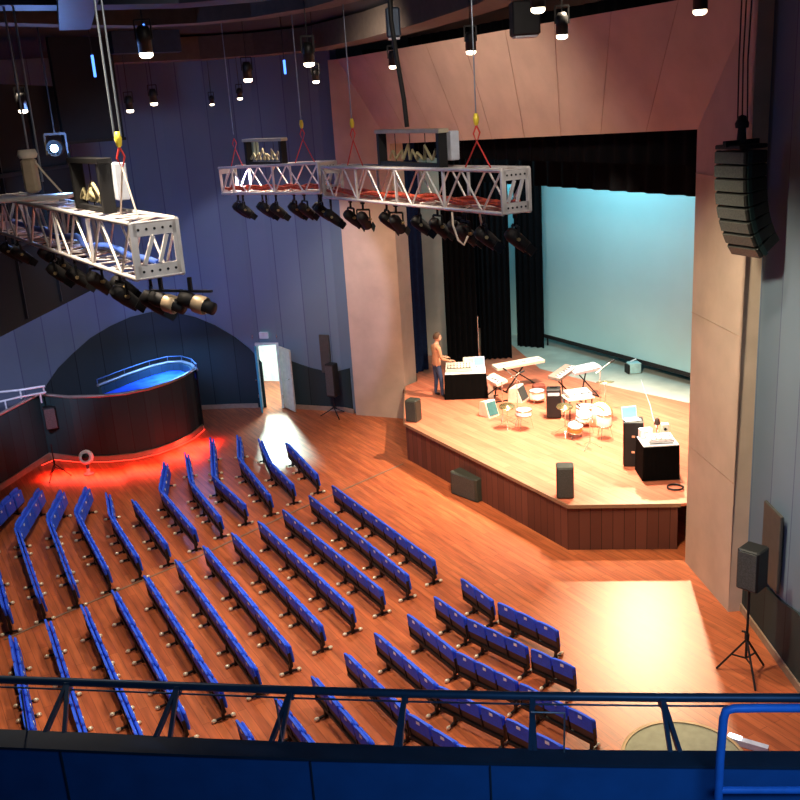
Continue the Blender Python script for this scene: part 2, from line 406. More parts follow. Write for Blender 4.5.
# ------------------------------------------------------------------ stage
ZS = 1.0
c1, c2, c3 = at(404, 423, ZS), at(568, 505, ZS), at(687, 503, ZS)
c0 = v3(L1, ZS)
bk = -SN
SCR = Vector((4.78, 30.11, 0)); 
deckpoly = [Vector((c1.x, c1.y)), Vector((c2.x, c2.y)), Vector((c3.x-.12, c3.y)), Vector((12.5, 17.2)), Vector((12.5, 33)), Vector((.55, 33)), Vector((.55, L1.y+.45)), Vector((.17, L1.y-.02))]
st = thing('stage_platform', 'raised orange timber stage with dark brown board front, inside the pale arch', 'stage', (c2.x, c2.y, 0))
off = Vector((c2.x, c2.y, 0))
dk = MB(); dk.prism([Vector((p.x, p.y, ZS-.06))-off for p in deckpoly], (0, 0, .06)); dk.obj('deck', M_deck, st)
fpts = [Vector((c1.x+.05, L1.y-.1, 0)), Vector((c1.x+.04, c1.y+.02, 0)), Vector((c2.x, c2.y+.05, 0)), Vector((c3.x-.16, c3.y+.05, 0))]
stripwall([p-off for p in fpts], 0, ZS-.06, .06).obj('front_fascia', M_fascia, st)
eg = MB(); e = [Vector((p.x, p.y, ZS-.035))-off for p in (deckpoly[7], deckpoly[0], deckpoly[1], deckpoly[2])]
for a_, b_ in zip(e, e[1:]): eg.bar(a_, b_, .03, .075)
eg.obj('deck_edge', mat('worn_edge', (.30, .16, .09), .6), st)
# grey dance floor in front of the screen
g = [at(512, 345, ZS), at(540, 369, ZS), at(600, 384, ZS), at(688, 403, ZS)]
gp = [g[0], g[1], g[2], g[3], Vector((9.2, 22.0, 0)), Vector((9.2, 25.4, 0)), Vector((4.9, 31.6, 0)), Vector((3.8, 32.5, 0))]
tag(MB().prism([v3(p, ZS+.001) for p in gp], (0, 0, .008)).obj('dance_mat', M_tealfloor), 'grey-green dance mat laid along the back of the stage below the screen', 'floor mat')
# stage house walls (black)
sh = MB(); sh.box((6.5, 34.4, 6.5), (14, .2, 13.4)); sh.box((12.8, 25, 6.5), (.2, 19, 13.4)); sh.box((9.4, 15.9, 6.5), (7, .2, 13.4))
struct('wall_stage', sh, M_drape)
# pale wall strip deep at the stage's left
a_, b_ = at(427, 352, ZS), at(452, 350, ZS)
ps = MB(); P0 = aty(427, 352, 29.5); P1 = aty(453, 352, 29.5)
ps.box(((P0.x+P1.x)/2-.1, 29.7, 5), (P1.x-P0.x+.2, .25, 9.6)); struct('wall_stage_left', ps, M_ply)
# drapes
def drape(name, a, b, z0, z1, m, label, folds=9, amp=.09, cat='stage curtain', grp=None):
    a, b = Vector(a), Vector(b); d = b-a; n = Vector((-d.y, d.x, 0)).normalized(); N = folds*8; mb = MB(); P = []
    rowsz = [z0+(z1-z0)*k/4 for k in range(5)]
    for z in rowsz:
        for side in (0, 1):
            for i in range(N+1):
                t = i/N; w = amp*math.sin(t*folds*2*PI+.7*math.sin(5*t)); p = a+d*t+n*(w+side*.012); P.append((p.x, p.y, z))
    M2 = 2*(N+1); fs = []
    for r in range(4):
        for side in (0, 1):
            for i in range(N): o = r*M2+side*(N+1)+i; fs.append([o, o+1, o+1+M2, o+M2])
    for r in range(4):
        for e_ in (0, N): o = r*M2+e_; fs.append([o, o+N+1, o+N+1+M2, o+M2])
    mb.add(P, fs, True); o = mb.obj(name, m); return tag(o, label, cat, grp)
d = aty(409, 384, 27.2); e = aty(428, 384, 27.2)
drape('stage_curtain', (d.x, 27.3, 0), (e.x+.05, 27.9, 0), ZS+.02, 9.8, M_bluedrape, 'navy curtain hanging just inside the arch behind the standing person', 4, .05)
d = aty(448, 366, 27.6); e = aty(479.2, 366, 27.6)
drape('stage_curtain', (d.x, 27.6, 0), (e.x, 27.6, 0), ZS+.02, 9.8, M_drape, 'black curtain left of the thin bright slit, behind the mixing table', 6, .06)
d = aty(481.5, 360, 28.6); e = aty(512, 360, 28.6)
drape('stage_curtain', (d.x, 28.6, 0), (e.x, 28.6, 0), ZS+.02, 9.8, M_drape, 'black curtain between the thin bright slit and the teal strip', 6, .06)
d = aty(519, 343, 29.6); e = aty(543, 343, 29.6)
drape('stage_curtain', (d.x, 30.0, 0), (e.x+.03, 29.5, 0), ZS+.02, 9.8, M_drape, 'black curtain touching the left edge of the teal screen', 5, .05)
# projection screen, its teal glow strip is the cyclorama behind it
nS = Vector((SD.y, -SD.x, 0))
A_, B_ = Vector((4.80, 30.05, 0)), Vector((8.0, 24.25, 0))
scr = thing('projection_screen', 'large teal-lit screen hanging at the back of the stage', 'screen', (A_.x, A_.y, 0), math.atan2((B_-A_).y, (B_-A_).x))
Ls = (B_-A_).length
MB().box((Ls/2, 0, (1.36+6.17)/2), (Ls, .03, 6.17-1.36)).obj('screen_cloth', M_cyan, scr)
sb = MB(); sb.box((Ls/2, 0, 1.31), (Ls+.1, .07, .12)).box((Ls/2, 0, 6.24), (Ls+.1, .07, .14)); sb.box((-.04, 0, 3.76), (.08, .07, 4.95)).box((Ls+.04, 0, 3.76), (.08, .07, 4.95)); sb.obj('screen_border', M_black, scr)
MB().cyl((.3, 0, 6.3), (.3, 0, 10.9), .01).cyl((Ls-.3, 0, 6.3), (Ls-.3, 0, 10.9), .01).obj('hanging_line', M_blackcable, scr)
MB().cyl((.2, 0, 1.26), (.2, 0, ZS+.01), .03).cyl((Ls-.2, 0, 1.26), (Ls-.2, 0, ZS+.01), .03).obj('foot', M_black, scr)
cy = MB(); P0 = aty(513, 340, 31.5); P1 = aty(521, 340, 31.5)
cy.box(((P0.x+P1.x)/2+.05, 31.7, 5.2), (P1.x-P0.x+.5, .06, 8.6)); tag(cy.obj('cyclorama_cloth', M_cyan), 'narrow strip of teal-lit backcloth showing between two black curtains', 'backcloth')
# black border above the screen
a_, b_ = v3(L1, 0)+bk*3.2+SD*-2, v3(R0, 0)+bk*3.2+SD*3
drape('stage_border', a_, b_, 6.45, 10.6, M_drape, 'black border curtain hanging across the top of the stage opening', 26, .06)
a_, b_ = v3(L1, 0)+bk*.75+SD*0, v3(R0, 0)+bk*.75+SD*1
drape('stage_border', a_, b_, 7.35, 10.4, M_drape, 'short black border curtain tight behind the top edge of the pale arch', 26, .04)
struct('ceiling_stage', MB().box((6.5, 25, 11.0), (13, 19.5, .1)), M_drape)

# ------------------------------------------------------------------ benches of linked tip-up seats
PITCH = .495
ORD = ['first', 'second', 'third', 'fourth', 'fifth', 'sixth', 'seventh', 'eighth', 'ninth', 'tenth', 'eleventh', 'twelfth']
NUM = {1: 'single', 2: 'two-seat', 3: 'three-seat', 4: 'four-seat', 5: 'five-seat'}
seatmesh = {}
def seat_meshes():
    w = PITCH-.02; h1 = .60
    def back(z0, z1, y0, y1, th, crown):
        N = 6; pts = []
        out = [(-w/2, z0), (w/2, z0), (w/2, z1-.05), (w/2-.015, z1-.015), (w/2-.05, z1)]
        out += [(w/2-.05-(w-.1)*k/4, z1+crown*math.sin(PI*k/4)) for k in range(1, 4)]
        out += [(-w/2+.05, z1), (-w/2+.015, z1-.015), (-w/2, z1-.05)]
        mb = MB(); f = lambda z: y0+(y1-y0)*(z-z0)/(z1-z0)
        A = [Vector((x, f(z), z)) for x, z in out]; B = [Vector((x*.94, f(z)-th, z0+(z-z0)*.97)) for x, z in out]; C = [Vector((x*.94, f(z)+th*.8, z0+(z-z0)*.97)) for x, z in out]
        n = len(out)
        mb.add(B+A+C, [list(range(n)), [2*n+i for i in range(n)][::-1]]+[[i, n+i, n+(i+1) % n, (i+1) % n] for i in range(n)]+[[n+i, 2*n+i, 2*n+(i+1) % n, n+(i+1) % n] for i in range(n)])
        return mb
    seatmesh['backrest'] = (back(.35, h1, .038, .0, .022, .010), M_seat)
    seatmesh['back_shell'] = (back(.215, .353, .066, .037, .016, 0), M_shell)
    seatmesh['number_plate'] = (MB().box((0, -.013, .535), (.075, .010, .055), bev=.004), M_white)
    c = MB(); q = Matrix.Rotation(math.radians(97), 3, 'X'); c.box((0, .092, .37), (w-.03, .33, .045), q, bev=.018); seatmesh['seat_cushion'] = (c, M_seat)
    c = MB(); c.box((0, .110, .47), (.06, .05, .010), q, bev=.003); seatmesh['seat_label'] = (c, M_white)
seat_meshes()
PROTO = {}
def bench(n):
    L = n*PITCH
    root = thing('seating_bench', 'x', 'auditorium seats')
    for k in range(n):
        x = -L/2+PITCH*(k+.5)
        for nm in ('seat_cushion', 'seat_label', 'back_shell', 'backrest'):
            if k == 0: o = seatmesh[nm][0].obj(nm, seatmesh[nm][1], root); seatmesh[nm+'_o'] = o if nm+'_o' not in seatmesh else seatmesh[nm+'_o']; o.data = seatmesh[nm+'_o'].data
            else: o = bpy.data.objects.new(nm, seatmesh[nm+'_o'].data); COL.objects.link(o); o.parent = root
            o.location = (x, 0, 0)
            if nm == 'backrest':
                if 'np' not in seatmesh: p = seatmesh['number_plate'][0].obj('number_plate', M_white, o); seatmesh['np'] = p.data
                else: p = bpy.data.objects.new('number_plate', seatmesh['np']); COL.objects.link(p); p.parent = o
    b = MB(); b.box((0, .05, .17), (L-.02, .05, .05)); 
    for k in range(n+1): x = max(-L/2+.012, min(L/2-.012, -L/2+PITCH*k)); b.bar((x, .06, .16), (x, .03, .42), .018, .05)
    b.obj('beam', M_frame, root)
    xs = [-L/2+.34, L/2-.08]
    for x in xs:
        l = MB(); l.box((x, .05, .10), (.035, .05, .19)); l.bar((x, -.09, .032), (x, .05, .05), .035, .03); l.bar((x, .19, .032), (x, .05, .05), .035, .03); lo = l.obj('leg', M_frame, root)
        for s in (-1, 1): MB().ball((x, .05+s*.15, .036), .036, 8, (.95, 1.3, 1)).obj('foot_cap', M_cap, lo)
    return root
def put_bench(n, P, Q, label, group):
    if n not in PROTO: o = bench(n); PROTO[n] = o
    else: o = copy_tree(PROTO[n])
    m = (P+Q)/2; d = Q-P
    o.location = (m.x, m.y, 0); o.rotation_euler = (0, 0, math.atan2(d.y, d.x)); o['label'] = label; o['group'] = group
    s = max(.8, min(1.12, d.length/(n*PITCH))); o.scale = (s, 1, 1)
    o.location.z = .0
U85 = lambda p: v3(at(p[0], p[1], .60), 0)
def ext(P, ang, n): a_ = math.radians(ang); return P+Vector((math.cos(a_), math.sin(a_), 0))*n*PITCH
def rowof(block, k, segs, ends=('far', 'middle', 'near')):
    mods = [(a, b, n, si, mi, len(ms)) for si, (A, B, ms) in enumerate(segs) for mi, (a, b, n) in enumerate(split(A, B, ms))]
    T = len(mods)
    for i, (a, b, n, *_) in enumerate(mods):
        if T == 1: pos = 'alone in'
        elif i == 0: pos = 'far end of'
        elif i == T-1: pos = 'near end of'
        elif T == 3: pos = 'middle of'
        else: pos = '%s from far end of' % ORD[i]
        d = (b-a).normalized()*.018
        put_bench(n, a+d, b-d, '%s blue bench, %s the %s row from the stage, %s block' % (NUM[n], pos, ORD[k], block), 'blue tip-up seats in the %s block' % block)
def split(A, B, ms):
    T = sum(ms); u = 0; out = []
    for n in ms: out.append((A.lerp(B, u/T), A.lerp(B, (u+n)/T), n)); u += n
    return out
cen = [((331, 484), (432.5, 558.5)), ((308, 494), (406, 573.5)), ((281.5, 508), (380, 588.5)), ((257, 519.5), (350, 606)), ((230.5, 531), (319, 624)), ((202, 544), (286.5, 645)), ((174, 557.5), (253, 668)), ((143, 573.5), (218, 690)), ((111, 588), (180, 712))]
for k, (a_, b_) in enumerate(cen): rowof('centre', k, [(U85(a_), U85(b_), [3, 3, 3])])
for k, (p_, a_) in enumerate([((80, 602.5), -63.3), ((44.6, 617), -64), ((9, 633), -65)]):
    P = U85(p_); rowof('centre', 9+k, [(P, ext(P, a_, 9), [3, 3, 3])])
rgt = [[((459.7, 576.5), (491, 598.6), [2]), ((496, 600.7), (557.5, 629.5), [3])],
       [((432.7, 594.5), (465, 617), [2]), ((465.5, 617), (527, 646), [3]), ((529, 647), (574.6, 666.5), [2])],
       [((406, 612), (454, 650), [3]), ((454.5, 650), (517, 681), [3]), ((517.5, 681), (594.7, 719.7), [3])],
       [((373, 630.5), (435.4, 684), [4]), ((435.8, 684), (503.8, 716), [3])],
       [((343, 650.5), (405.6, 711), [4])], [((310, 673.4), (370, 742), [4])]]
for k, segs in enumerate(rgt):
    sg = [(U85(a_), U85(b_), m_) for a_, b_, m_ in segs]
    if k == 3: sg.append((sg[-1][1], ext(sg[-1][1], -46, 3), [3]))
    if k == 4: q = sg[-1][1]; sg += [(q, ext(q, -49, 3), [3]), (ext(q, -49, 3), ext(ext(q, -49, 3), -46, 3), [3])]
    if k == 5: q = sg[-1][1]; sg += [(q, ext(q, -50, 3), [3])]
    rowof('right', k, sg)
for k, p_ in ((6, (273.4, 695)), (7, (235, 717))):
    P = U85(p_); rowof('right', k, [(P, ext(P, -61.5, 4), [4])])
lft = [[((285, 441), (315, 472.5), [2, 3])], [((258, 437.5), (268, 460), [4]), ((268, 460), (290.6, 482.5), [4])],
       [((237, 433.7), (238, 457), [4]), ((238, 457), (267.5, 493.7), [3, 3])], [((210, 436), (212, 475), [3, 3]), ((212, 475), (242.5, 502.5), [4])],
       [((184.5, 451), (189.5, 481), [4]), ((189.5, 481), (217.5, 515), [2, 3])], [((164, 460.5), (159, 489), [4]), ((159, 489), (192, 527.5), [2, 3])],
       [((131, 498), (163.5, 542), [3, 3])], [((105.6, 491), (109, 514), [3]), ((109, 514), (135, 555.5), [2, 3])],
       [((86, 485), (74, 511), [3]), ((74, 511), (104, 567.5), [3, 4])], [((60.6, 488), (46, 517), [3]), ((46, 517), (70.6, 582.5), [4, 3])],
       [((39, 486), (14, 526), [4]), ((14, 526), (37.5, 596), [4, 3])]]
for k, segs in enumerate(lft): rowof('left', k, [(U85(a_), U85(b_), m_) for a_, b_, m_ in segs])
P = U85((17.5, 486)); e_ = ext(P, -92, 4); rowof('left', 11, [(P, e_, [4]), (e_, U85((4, 612)), [4, 3])])

# metal strip in the floor along the aisle
mb = MB(); ps_ = [at(*p) for p in ((4, 640), (80, 607), (200, 556), (300, 509), (403, 464))]
for a_, b_ in zip(ps_, ps_[1:]): mb.bar(v3(a_, .006), v3(b_, .006), .05, .012)
tag(mb.obj('floor_strip', mat('dull_metal', (.28, .18, .12), .5, .3)), 'thin dull strip set across the floor between the left and centre seats', 'floor trim')

# ------------------------------------------------------------------ booth at the left
rim = 1.82
bf = [at(-40, 512), at(0, 490), at(50, 458)]
bc = [at(*p) for p in ((80, 461.5), (110, 461), (135, 458.5), (158, 453), (178, 445.5), (192, 438), (203, 429))]
bb = [v3(at(*p, rim), 0) for p in ((197, 371), (192, 365.5), (182, 362.5), (168, 363), (150, 367.5), (125, 376), (98, 386.5))]
outl = [v3(p, 0) for p in bf+bc+bb]
bt = thing('curved_booth', 'dark boarded booth with a rounded end and blue-lit inside, against the back wall', 'booth', tuple(outl[6]))
O = outl[6]
loc = [p-O for p in outl]
stripwall(loc[:-1] if False else loc, 0, rim, .12).obj('wall_ring', M_booth, bt)
stripwall([p for p in loc[:11]], .004, .16, -.05).obj('plinth', M_skirt, bt)
cap = MB(); cap.tube([Vector((p.x, p.y, rim+.03)) for p in loc], .045, 6); cap.obj('rim_cap', mat('pewter_rim', (.34, .33, .28), .35, .6), bt)
inn = MB(); 
cc = sum((loc[i] for i in range(7, 16)), Vector())/9
fpoly = [p.lerp(cc, .05)+Vector((0, 0, 1.55)) for p in loc[3:17]]
inn.prism(fpoly, (0, 0, .05)); inn.obj('inner_floor', M_bluein, bt)
stripwall([p.lerp(cc, .06) for p in loc[9:17]], 1.60, rim-.06, .03).obj('inner_lining', M_bluein, bt)
rl_ = MB(); rp = [loc[i].lerp(cc, -.0)+Vector((0, 0, rim+.2)) for i in range(9, 17)]; rl_.tube(rp, .018, 6)
for i in range(9, 17): rl_.cyl(loc[i]+Vector((0, 0, rim)), loc[i]+Vector((0, 0, rim+.2)), .012, n=6)
rl_.obj('guard_rail', mat('dim_steel', (.12, .2, .26), .3, .7), bt)
# red strip of light at the foot of the booth
ls = thing('light_strip', 'glowing red strip light along the foot of the curved booth', 'strip light', (O.x, O.y, 0))
rp = [v3(at(*p), .05)-v3(O, 0) for p in ((42, 467), (55, 461.5), (80, 464), (110, 463.5), (136, 461), (159, 455.5), (179, 448), (194, 440.5), (205, 431))]
MB().tube(rp, .012, 6).obj('lit_tube', M_led, ls)
# handrails at the booth corner
def rail(label, pts, r, m, posts=()):
    t = thing('handrail', label, 'handrail', tuple(pts[0]))
    o = Vector(pts[0]); MB().tube([Vector(p)-o for p in pts], r, 8).obj('rail', m, t)
    for p in posts: p = Vector(p)-o; MB().cyl(p, p-Vector((0, 0, .28)), r*.8, n=6).obj('post', m, t)
rail('short pale metal handrail left of the curved booth corner', [at(-10, 393, 2.1), at(20, 390, 2.1), at(45, 386, 2.1)], .035, M_pale, [at(20, 390, 2.1), at(43, 386, 2.1)])
rail('long pale metal handrail rising to the curved booth corner', [at(-10, 404, 2.0), at(20, 397, 2.0), at(46, 392, 2.0)], .03, M_pale, [at(5, 401, 2.0), at(40, 393, 2.0)])
def speaker(label, loc_, rz, w, d, h, m=M_speaker, name='loudspeaker', tilt=0, cat='loudspeaker'):
    t = thing(name, label, cat, tuple(loc_), rz)
    if tilt: t.rotation_euler.x = tilt
    b = MB(); b.box((0, 0, h/2), (w, d, h), bev=.02).obj('cabinet', m, t)
    g_ = MB(); g_.box((0, -d/2-.006, h/2), (w*.86, .014, h*.9), bev=.005); g_.obj('grille', M_grille, t)
    MB().box((0, d/2+.015, h*.6), (w*.4, .03, .04)).obj('carry_handle', M_black, t)
    return t
P = onpl(49, 430, O, Vector((0, 1, 0))); q = (outl[2]+outl[1])/2
P = aty(50, 429, outl[2].y-.30)
sp = speaker('small black loudspeaker mounted on the booth wall at its inner corner', (P.x+.05, P.y+.05, P.z), math.radians(20), .32, .26, .62)
MB().box((-.1, .22, .35), (.06, .2, .06)).obj('wall_bracket', M_black, sp)
# little round-headed device on a stand in the red light
P = at(89, 474)
dv = thing('swivel_lamp', 'white ring-faced lamp on a grey stand before the red-lit booth foot', 'lamp', tuple(P), math.radians(0)); dv.scale = (.8,)*3
MB().lathe((0, 0, 0), [(0, 0), (.17, 0), (.17, .03), (.06, .05), (.05, .38), (.0, .38)], 12).obj('stand', mat('dull_grey_stand', (.12, .12, .13), .5), dv)
MB().lathe((0, -.02, .60), [(.10, -.08), (.24, -.05), (.24, .03), (.14, .06), (.13, .03), (.0, .03)], 16, Vector((0, -1, .3))).obj('head', M_white, dv)
MB().lathe((0, -.02, .60), [(.0, .05), (.12, .045), (.12, .07), (.0, .09)], 12, Vector((0, -1, .3))).obj('lens', M_black, dv)
# microphone-stand like tripod beside the corner
def tripod(label, P, h, spread, r=.018, ang0=.3, name='tripod_stand'):
    t = thing(name, label, 'stand', tuple(P), ang0)
    MB().cyl((0, 0, .3), (0, 0, h), r, n=8).obj('pole', M_black, t)
    MB().cyl((0, 0, h*.42), (0, 0, h*.42+.1), r*1.8, n=8).obj('collar', M_black, t)
    MB().cyl((r, 0, h*.5), (r*4, 0, h*.5), r*.8, n=6).obj('knob', M_black, t)
    for k in range(3):
        a = 2*PI*k/3; dx, dy = math.cos(a), math.sin(a)
        lg = MB(); lg.bar((0, 0, h*.42), (dx*spread, dy*spread, .02), r*1.3, r*1.3).bar((0, 0, .3), (dx*spread*.5, dy*spread*.5, h*.21), r, r); lo = lg.obj('leg', M_black, t)
        MB().ball((dx*spread, dy*spread, .02), .02, 6).obj('rubber_foot', M_black, lo)
    return t
tripod('low black tripod in the red light by the booth corner', at(57, 478), .95, .35, .014)

# ------------------------------------------------------------------ tripod speakers
P = at(745, 675); q_ = at(722, 670)-P; tripod('tall black tripod stand on the floor by the right wall', P, 1.50, .42, .02, math.atan2(q_.y, q_.x))
s_ = speaker('black loudspeaker on a tripod by the right wall', (P.x+.03, P.y, 1.51), math.radians(-48), .34, .33, .66)
P = at(335, 414); P.y -= .2
tripod('black tripod stand at the foot of the dark wall panel beside the left pier', P, .62, .42, .018, .9)
speaker('dark loudspeaker on a tripod beside the pale left pier', (P.x+.02, P.y, .63), math.radians(-30), .30, .28, 1.0)

# ------------------------------------------------------------------ things on and by the stage
m_olive = mat('olive_black_cabinet', (.035, .038, .028), .55)
P = at(411, 422, ZS); speaker('small dark loudspeaker on the stage corner beside the left pier', (P.x+.08, P.y+.1, ZS), math.radians(-30), .32, .3, .58, m_olive)
P = at(567, 500, ZS); speaker('dark upright loudspeaker at the front corner of the stage', (P.x, P.y+.2, ZS), math.radians(-8), .34, .3, .68, m_olive)
pa, pb = at(448, 500), at(471, 509); d = pb-pa
sw = speaker('wide dark subwoofer box on the floor against the stage front', (pa.x+.36+.17, pa.y-.02+.2, 0), math.atan2(d.y, d.x), d.length+.12, .42, .56, m_olive, 'subwoofer')
def table(label, P, w, d, h, rz, cloth=True, legs=True):
    t = thing('skirted_table' if cloth else 'folding_table', label, 'table', tuple(P), rz)
    MB().box((0, 0, h-.02), (w, d, .04), bev=.01).obj('table_top', M_cream if not cloth else M_white, t)
    if cloth:
        mb = MB(); N = 60; P_ = []
        per = [(-w/2, -d/2), (w/2, -d/2), (w/2, d/2), (-w/2, d/2), (-w/2, -d/2)]; pts = []
        for (x0, y0), (x1, y1) in zip(per, per[1:]):
            for k in range(15): pts.append((x0+(x1-x0)*k/15, y0+(y1-y0)*k/15, k))
        n = len(pts)
        for z, e_ in ((h-.03, 1.01), (.02, 1.06)):
            for i, (x, y_, k) in enumerate(pts): f = e_+.012*(i % 2); P_.append((x*f, y_*f, z))
        mb.add(P_, [[i, (i+1) % n, n+(i+1) % n, n+i] for i in range(n)]); mb.obj('table_skirt', M_skirtcloth, t)
    for sx in (-1, 1):
        for sy in (-1, 1): MB().cyl((sx*(w/2-.06), sy*(d/2-.06), 0), (sx*(w/2-.06), sy*(d/2-.06), h-.03), .018, n=6).obj('leg', M_frame, t)
    return t
def mixer(label, P, w, d, h, rz, tilt=.12, m=M_cream, name='mixing_desk', cat='mixing desk'):
    t = thing(name, label, cat, tuple(P), rz)
    q = Matrix.Rotation(tilt, 3, 'X')
    MB().box((0, 0, h/2+.03), (w, d, h), q, bev=.01).obj('console_body', m, t)
    k_ = MB()
    nx = int(w/.09)
    for i in range(nx):
        for j in range(3): k_.add([], []); c = q @ Vector((-w/2+.06+i*(w-.12)/max(nx-1, 1), -d*.3+j*d*.25, h/2)); c += Vector((0, 0, h/2+.03)); k_.cyl(c, c+q @ Vector((0, 0, .02)), .014, n=6)
    k_.obj('control_knobs', M_black, t)
    MB().box(Vector((0, 0, h/2+.03))+q @ Vector((0, -d*.42, h/2+.004)), (w*.9, d*.1, .008), q).obj('fader_strip', M_frame, t)
    return t
# mixing table with the standing person
pa, pb = at(449, 400, ZS), at(486, 398.5, ZS); m_ = (pa+pb)/2
tw = (pb-pa).length; trz = math.atan2((pb-pa).y, (pb-pa).x)
TC = Vector((m_.x, m_.y+.36, ZS)); TH = .74
table('black-skirted table in front of the standing person, at the left of the stage', TC, tw+.1, .72, TH, trz)
mixer('wide white mixing desk on the black-skirted table at the left', TC+Vector((-.17, 0, TH+.01)), .72, .5, .09, trz)
bx = thing('equipment_box', 'cream box standing at the back of the left black-skirted table', 'box', tuple(TC+Vector((.12, .25, TH+.15))), trz)
bx.location.z = ZS+TH; MB().box((0, 0, .13), (.3, .2, .26), bev=.015).obj('case', M_cream, bx); MB().box((0, -.105, .13), (.22, .012, .16)).obj('front_panel', M_greybox, bx)
def laptop(label, P, rz, s=1.0, lid=M_laptop):
    t = thing('laptop', label, 'laptop', tuple(P), rz)
    MB().box((0, 0, .012), (.34*s, .24*s, .022), bev=.004).obj('keyboard_base', M_greybox, t)
    q = Matrix.Rotation(math.radians(-14), 3, 'X'); l = MB(); l.box(Vector((0, .15*s, .135*s)), (.34*s, .016, .25*s), q, bev=.004); lo = l.obj('lid', M_greybox, t)
    MB().box(Vector((0, .138*s, .133*s)), (.30*s, .006, .21*s), q).obj('screen', lid, lo)
    return t
bd_ = at(491.5, 399.5, ZS); tag(MB().box((bd_.x, bd_.y+.12, ZS+.32), (.14, .05, .64), Matrix.Rotation(.06, 3, 'X'), bev=.01).obj('upright_board', M_cream), 'narrow cream board standing upright at the right end of the left black-skirted table', 'board')
laptop('pale teal laptop at the right back of the left black-skirted table', TC+Vector((.38, .16, TH)), trz, 1.0)
for k, (dx, dy, lab) in enumerate([(-.05, .28, 'small white box behind the wide mixing desk, next to the cream box'), (.30, -.2, 'small white box at the front right of the left black-skirted table')]):
    b_ = thing('stage_box', lab, 'box', tuple(TC+Vector((dx, dy, TH))), trz+.1); MB().box((0, 0, .05), (.2, .14, .09), bev=.01).obj('case', M_white, b_); MB().cyl((.0, 0, .09), (0, 0, .12), .02, n=8).obj('dial', M_black, b_)
def mic_stand(label, P, h, rz, boom=.5, m=M_chrome, base=.26):
    t = thing('microphone_stand', label, 'microphone stand', tuple(P), rz)
    MB().cyl((0, 0, .1), (0, 0, h), .012, n=6).obj('pole', m, t)
    for k in range(3): a = 2*PI*k/3; MB().bar((0, 0, .16), (math.cos(a)*base, math.sin(a)*base, .01), .014).obj('leg', m, t)
    if boom:
        MB().cyl((-.12, 0, h-.05), (boom, 0, h+.16), .009, n=6).obj('boom_arm', m, t)
        mo = MB().cyl((boom, 0, h+.16), (boom+.13, 0, h+.2), .022, .02, n=8).obj('microphone', M_black, t)
    return t
def keyboard(label, P, rz, L, tilt, m, hgt=.72):
    t = thing('keyboard_on_stand', label, 'keyboard', tuple(P), rz)
    q = Matrix.Rotation(tilt, 3, 'X'); c = Vector((0, 0, hgt))
    MB().box(c, (L, .34, .09), q, bev=.012).obj('keyboard_body', m, t)
    MB().box(c+q @ Vector((0, -.09, .05)), (L*.92, .14, .014), q).obj('white_keys', M_white, t)
    kb = MB()
    n = int(L/.05)
    for i in range(n):
        if i % 7 not in (2, 6): kb.box(c+q @ Vector((-L*.45+L*.9*i/n, -.06, .062)), (.014, .08, .012), q)
    kb.obj('black_keys', M_black, t)
    for s in (-1, 1):
        MB().bar((s*L*.35, -.2, .02), (-s*L*.2, .14, hgt-.06), .03).bar((s*L*.35, -.28, .015), (s*L*.35, .2, .015), .03).obj('stand_leg', M_frame, t)
    return t
def stage(px, py, dz=0): p = at(px, py, ZS); p.z = ZS+dz; return p
P = stage(517, 391); keyboard('white-topped electric piano on a crossed stand, right of the mixing table', (P.x+.1, P.y+.3, ZS), math.radians(22), 1.5, .12, M_cream, .70)
P = stage(498, 402); keyboard('short cream keyboard on a low stand between the mixing table and the teal wedge', (P.x-.02, P.y+.25, ZS), math.radians(-70), .8, .25, M_cream, .55)
def wedge(label, P, rz, m, w=.5):
    t = thing('monitor_wedge', label, 'stage monitor', tuple(P), rz)
    pr = MB(); pr.prism([(-w/2, -.2, 0), (-w/2, .2, 0), (-w/2, .16, .36), (-w/2, -.04, .4)], (w, 0, 0)); pr.obj('cabinet', M_cream, t)
    g_ = MB(); g_.add([(-w*.42, -.195, .05), (w*.42, -.195, .05), (w*.42, -.065, .37), (-w*.42, -.065, .37), (-w*.42, -.207, .05), (w*.42, -.207, .05), (w*.42, -.077, .37), (-w*.42, -.077, .37)], [[0, 3, 2, 1], [4, 5, 6, 7], [0, 1, 5, 4], [1, 2, 6, 5], [2, 3, 7, 6], [3, 0, 4, 7]]); g_.obj('grille', m, t)
    return t
P = stage(489, 417); wedge('cream stage monitor with a teal front, facing the hall', (P.x+.02, P.y+.15, ZS), math.radians(35), mat('dark_teal_grille', (.05, .16, .16), .5), .34)
P = stage(519, 401); wedge('low grey stage monitor right of the short cream keyboard', (P.x, P.y+.1, ZS), math.radians(60), M_grille, .5)
mic_stand('chrome microphone stand with boom beside the teal-fronted monitor', stage(503, 420), 1.0, .3)
mic_stand('straight chrome microphone stand right of the teal-fronted monitor', stage(518, 424), 1.15, 2.2, .35)
mic_stand('tall thin stand added for the bright slit behind the left black-skirted table', stage(480, 381), 1.9, 1.2, 0)  # stands in for light showing through the slit between two curtains
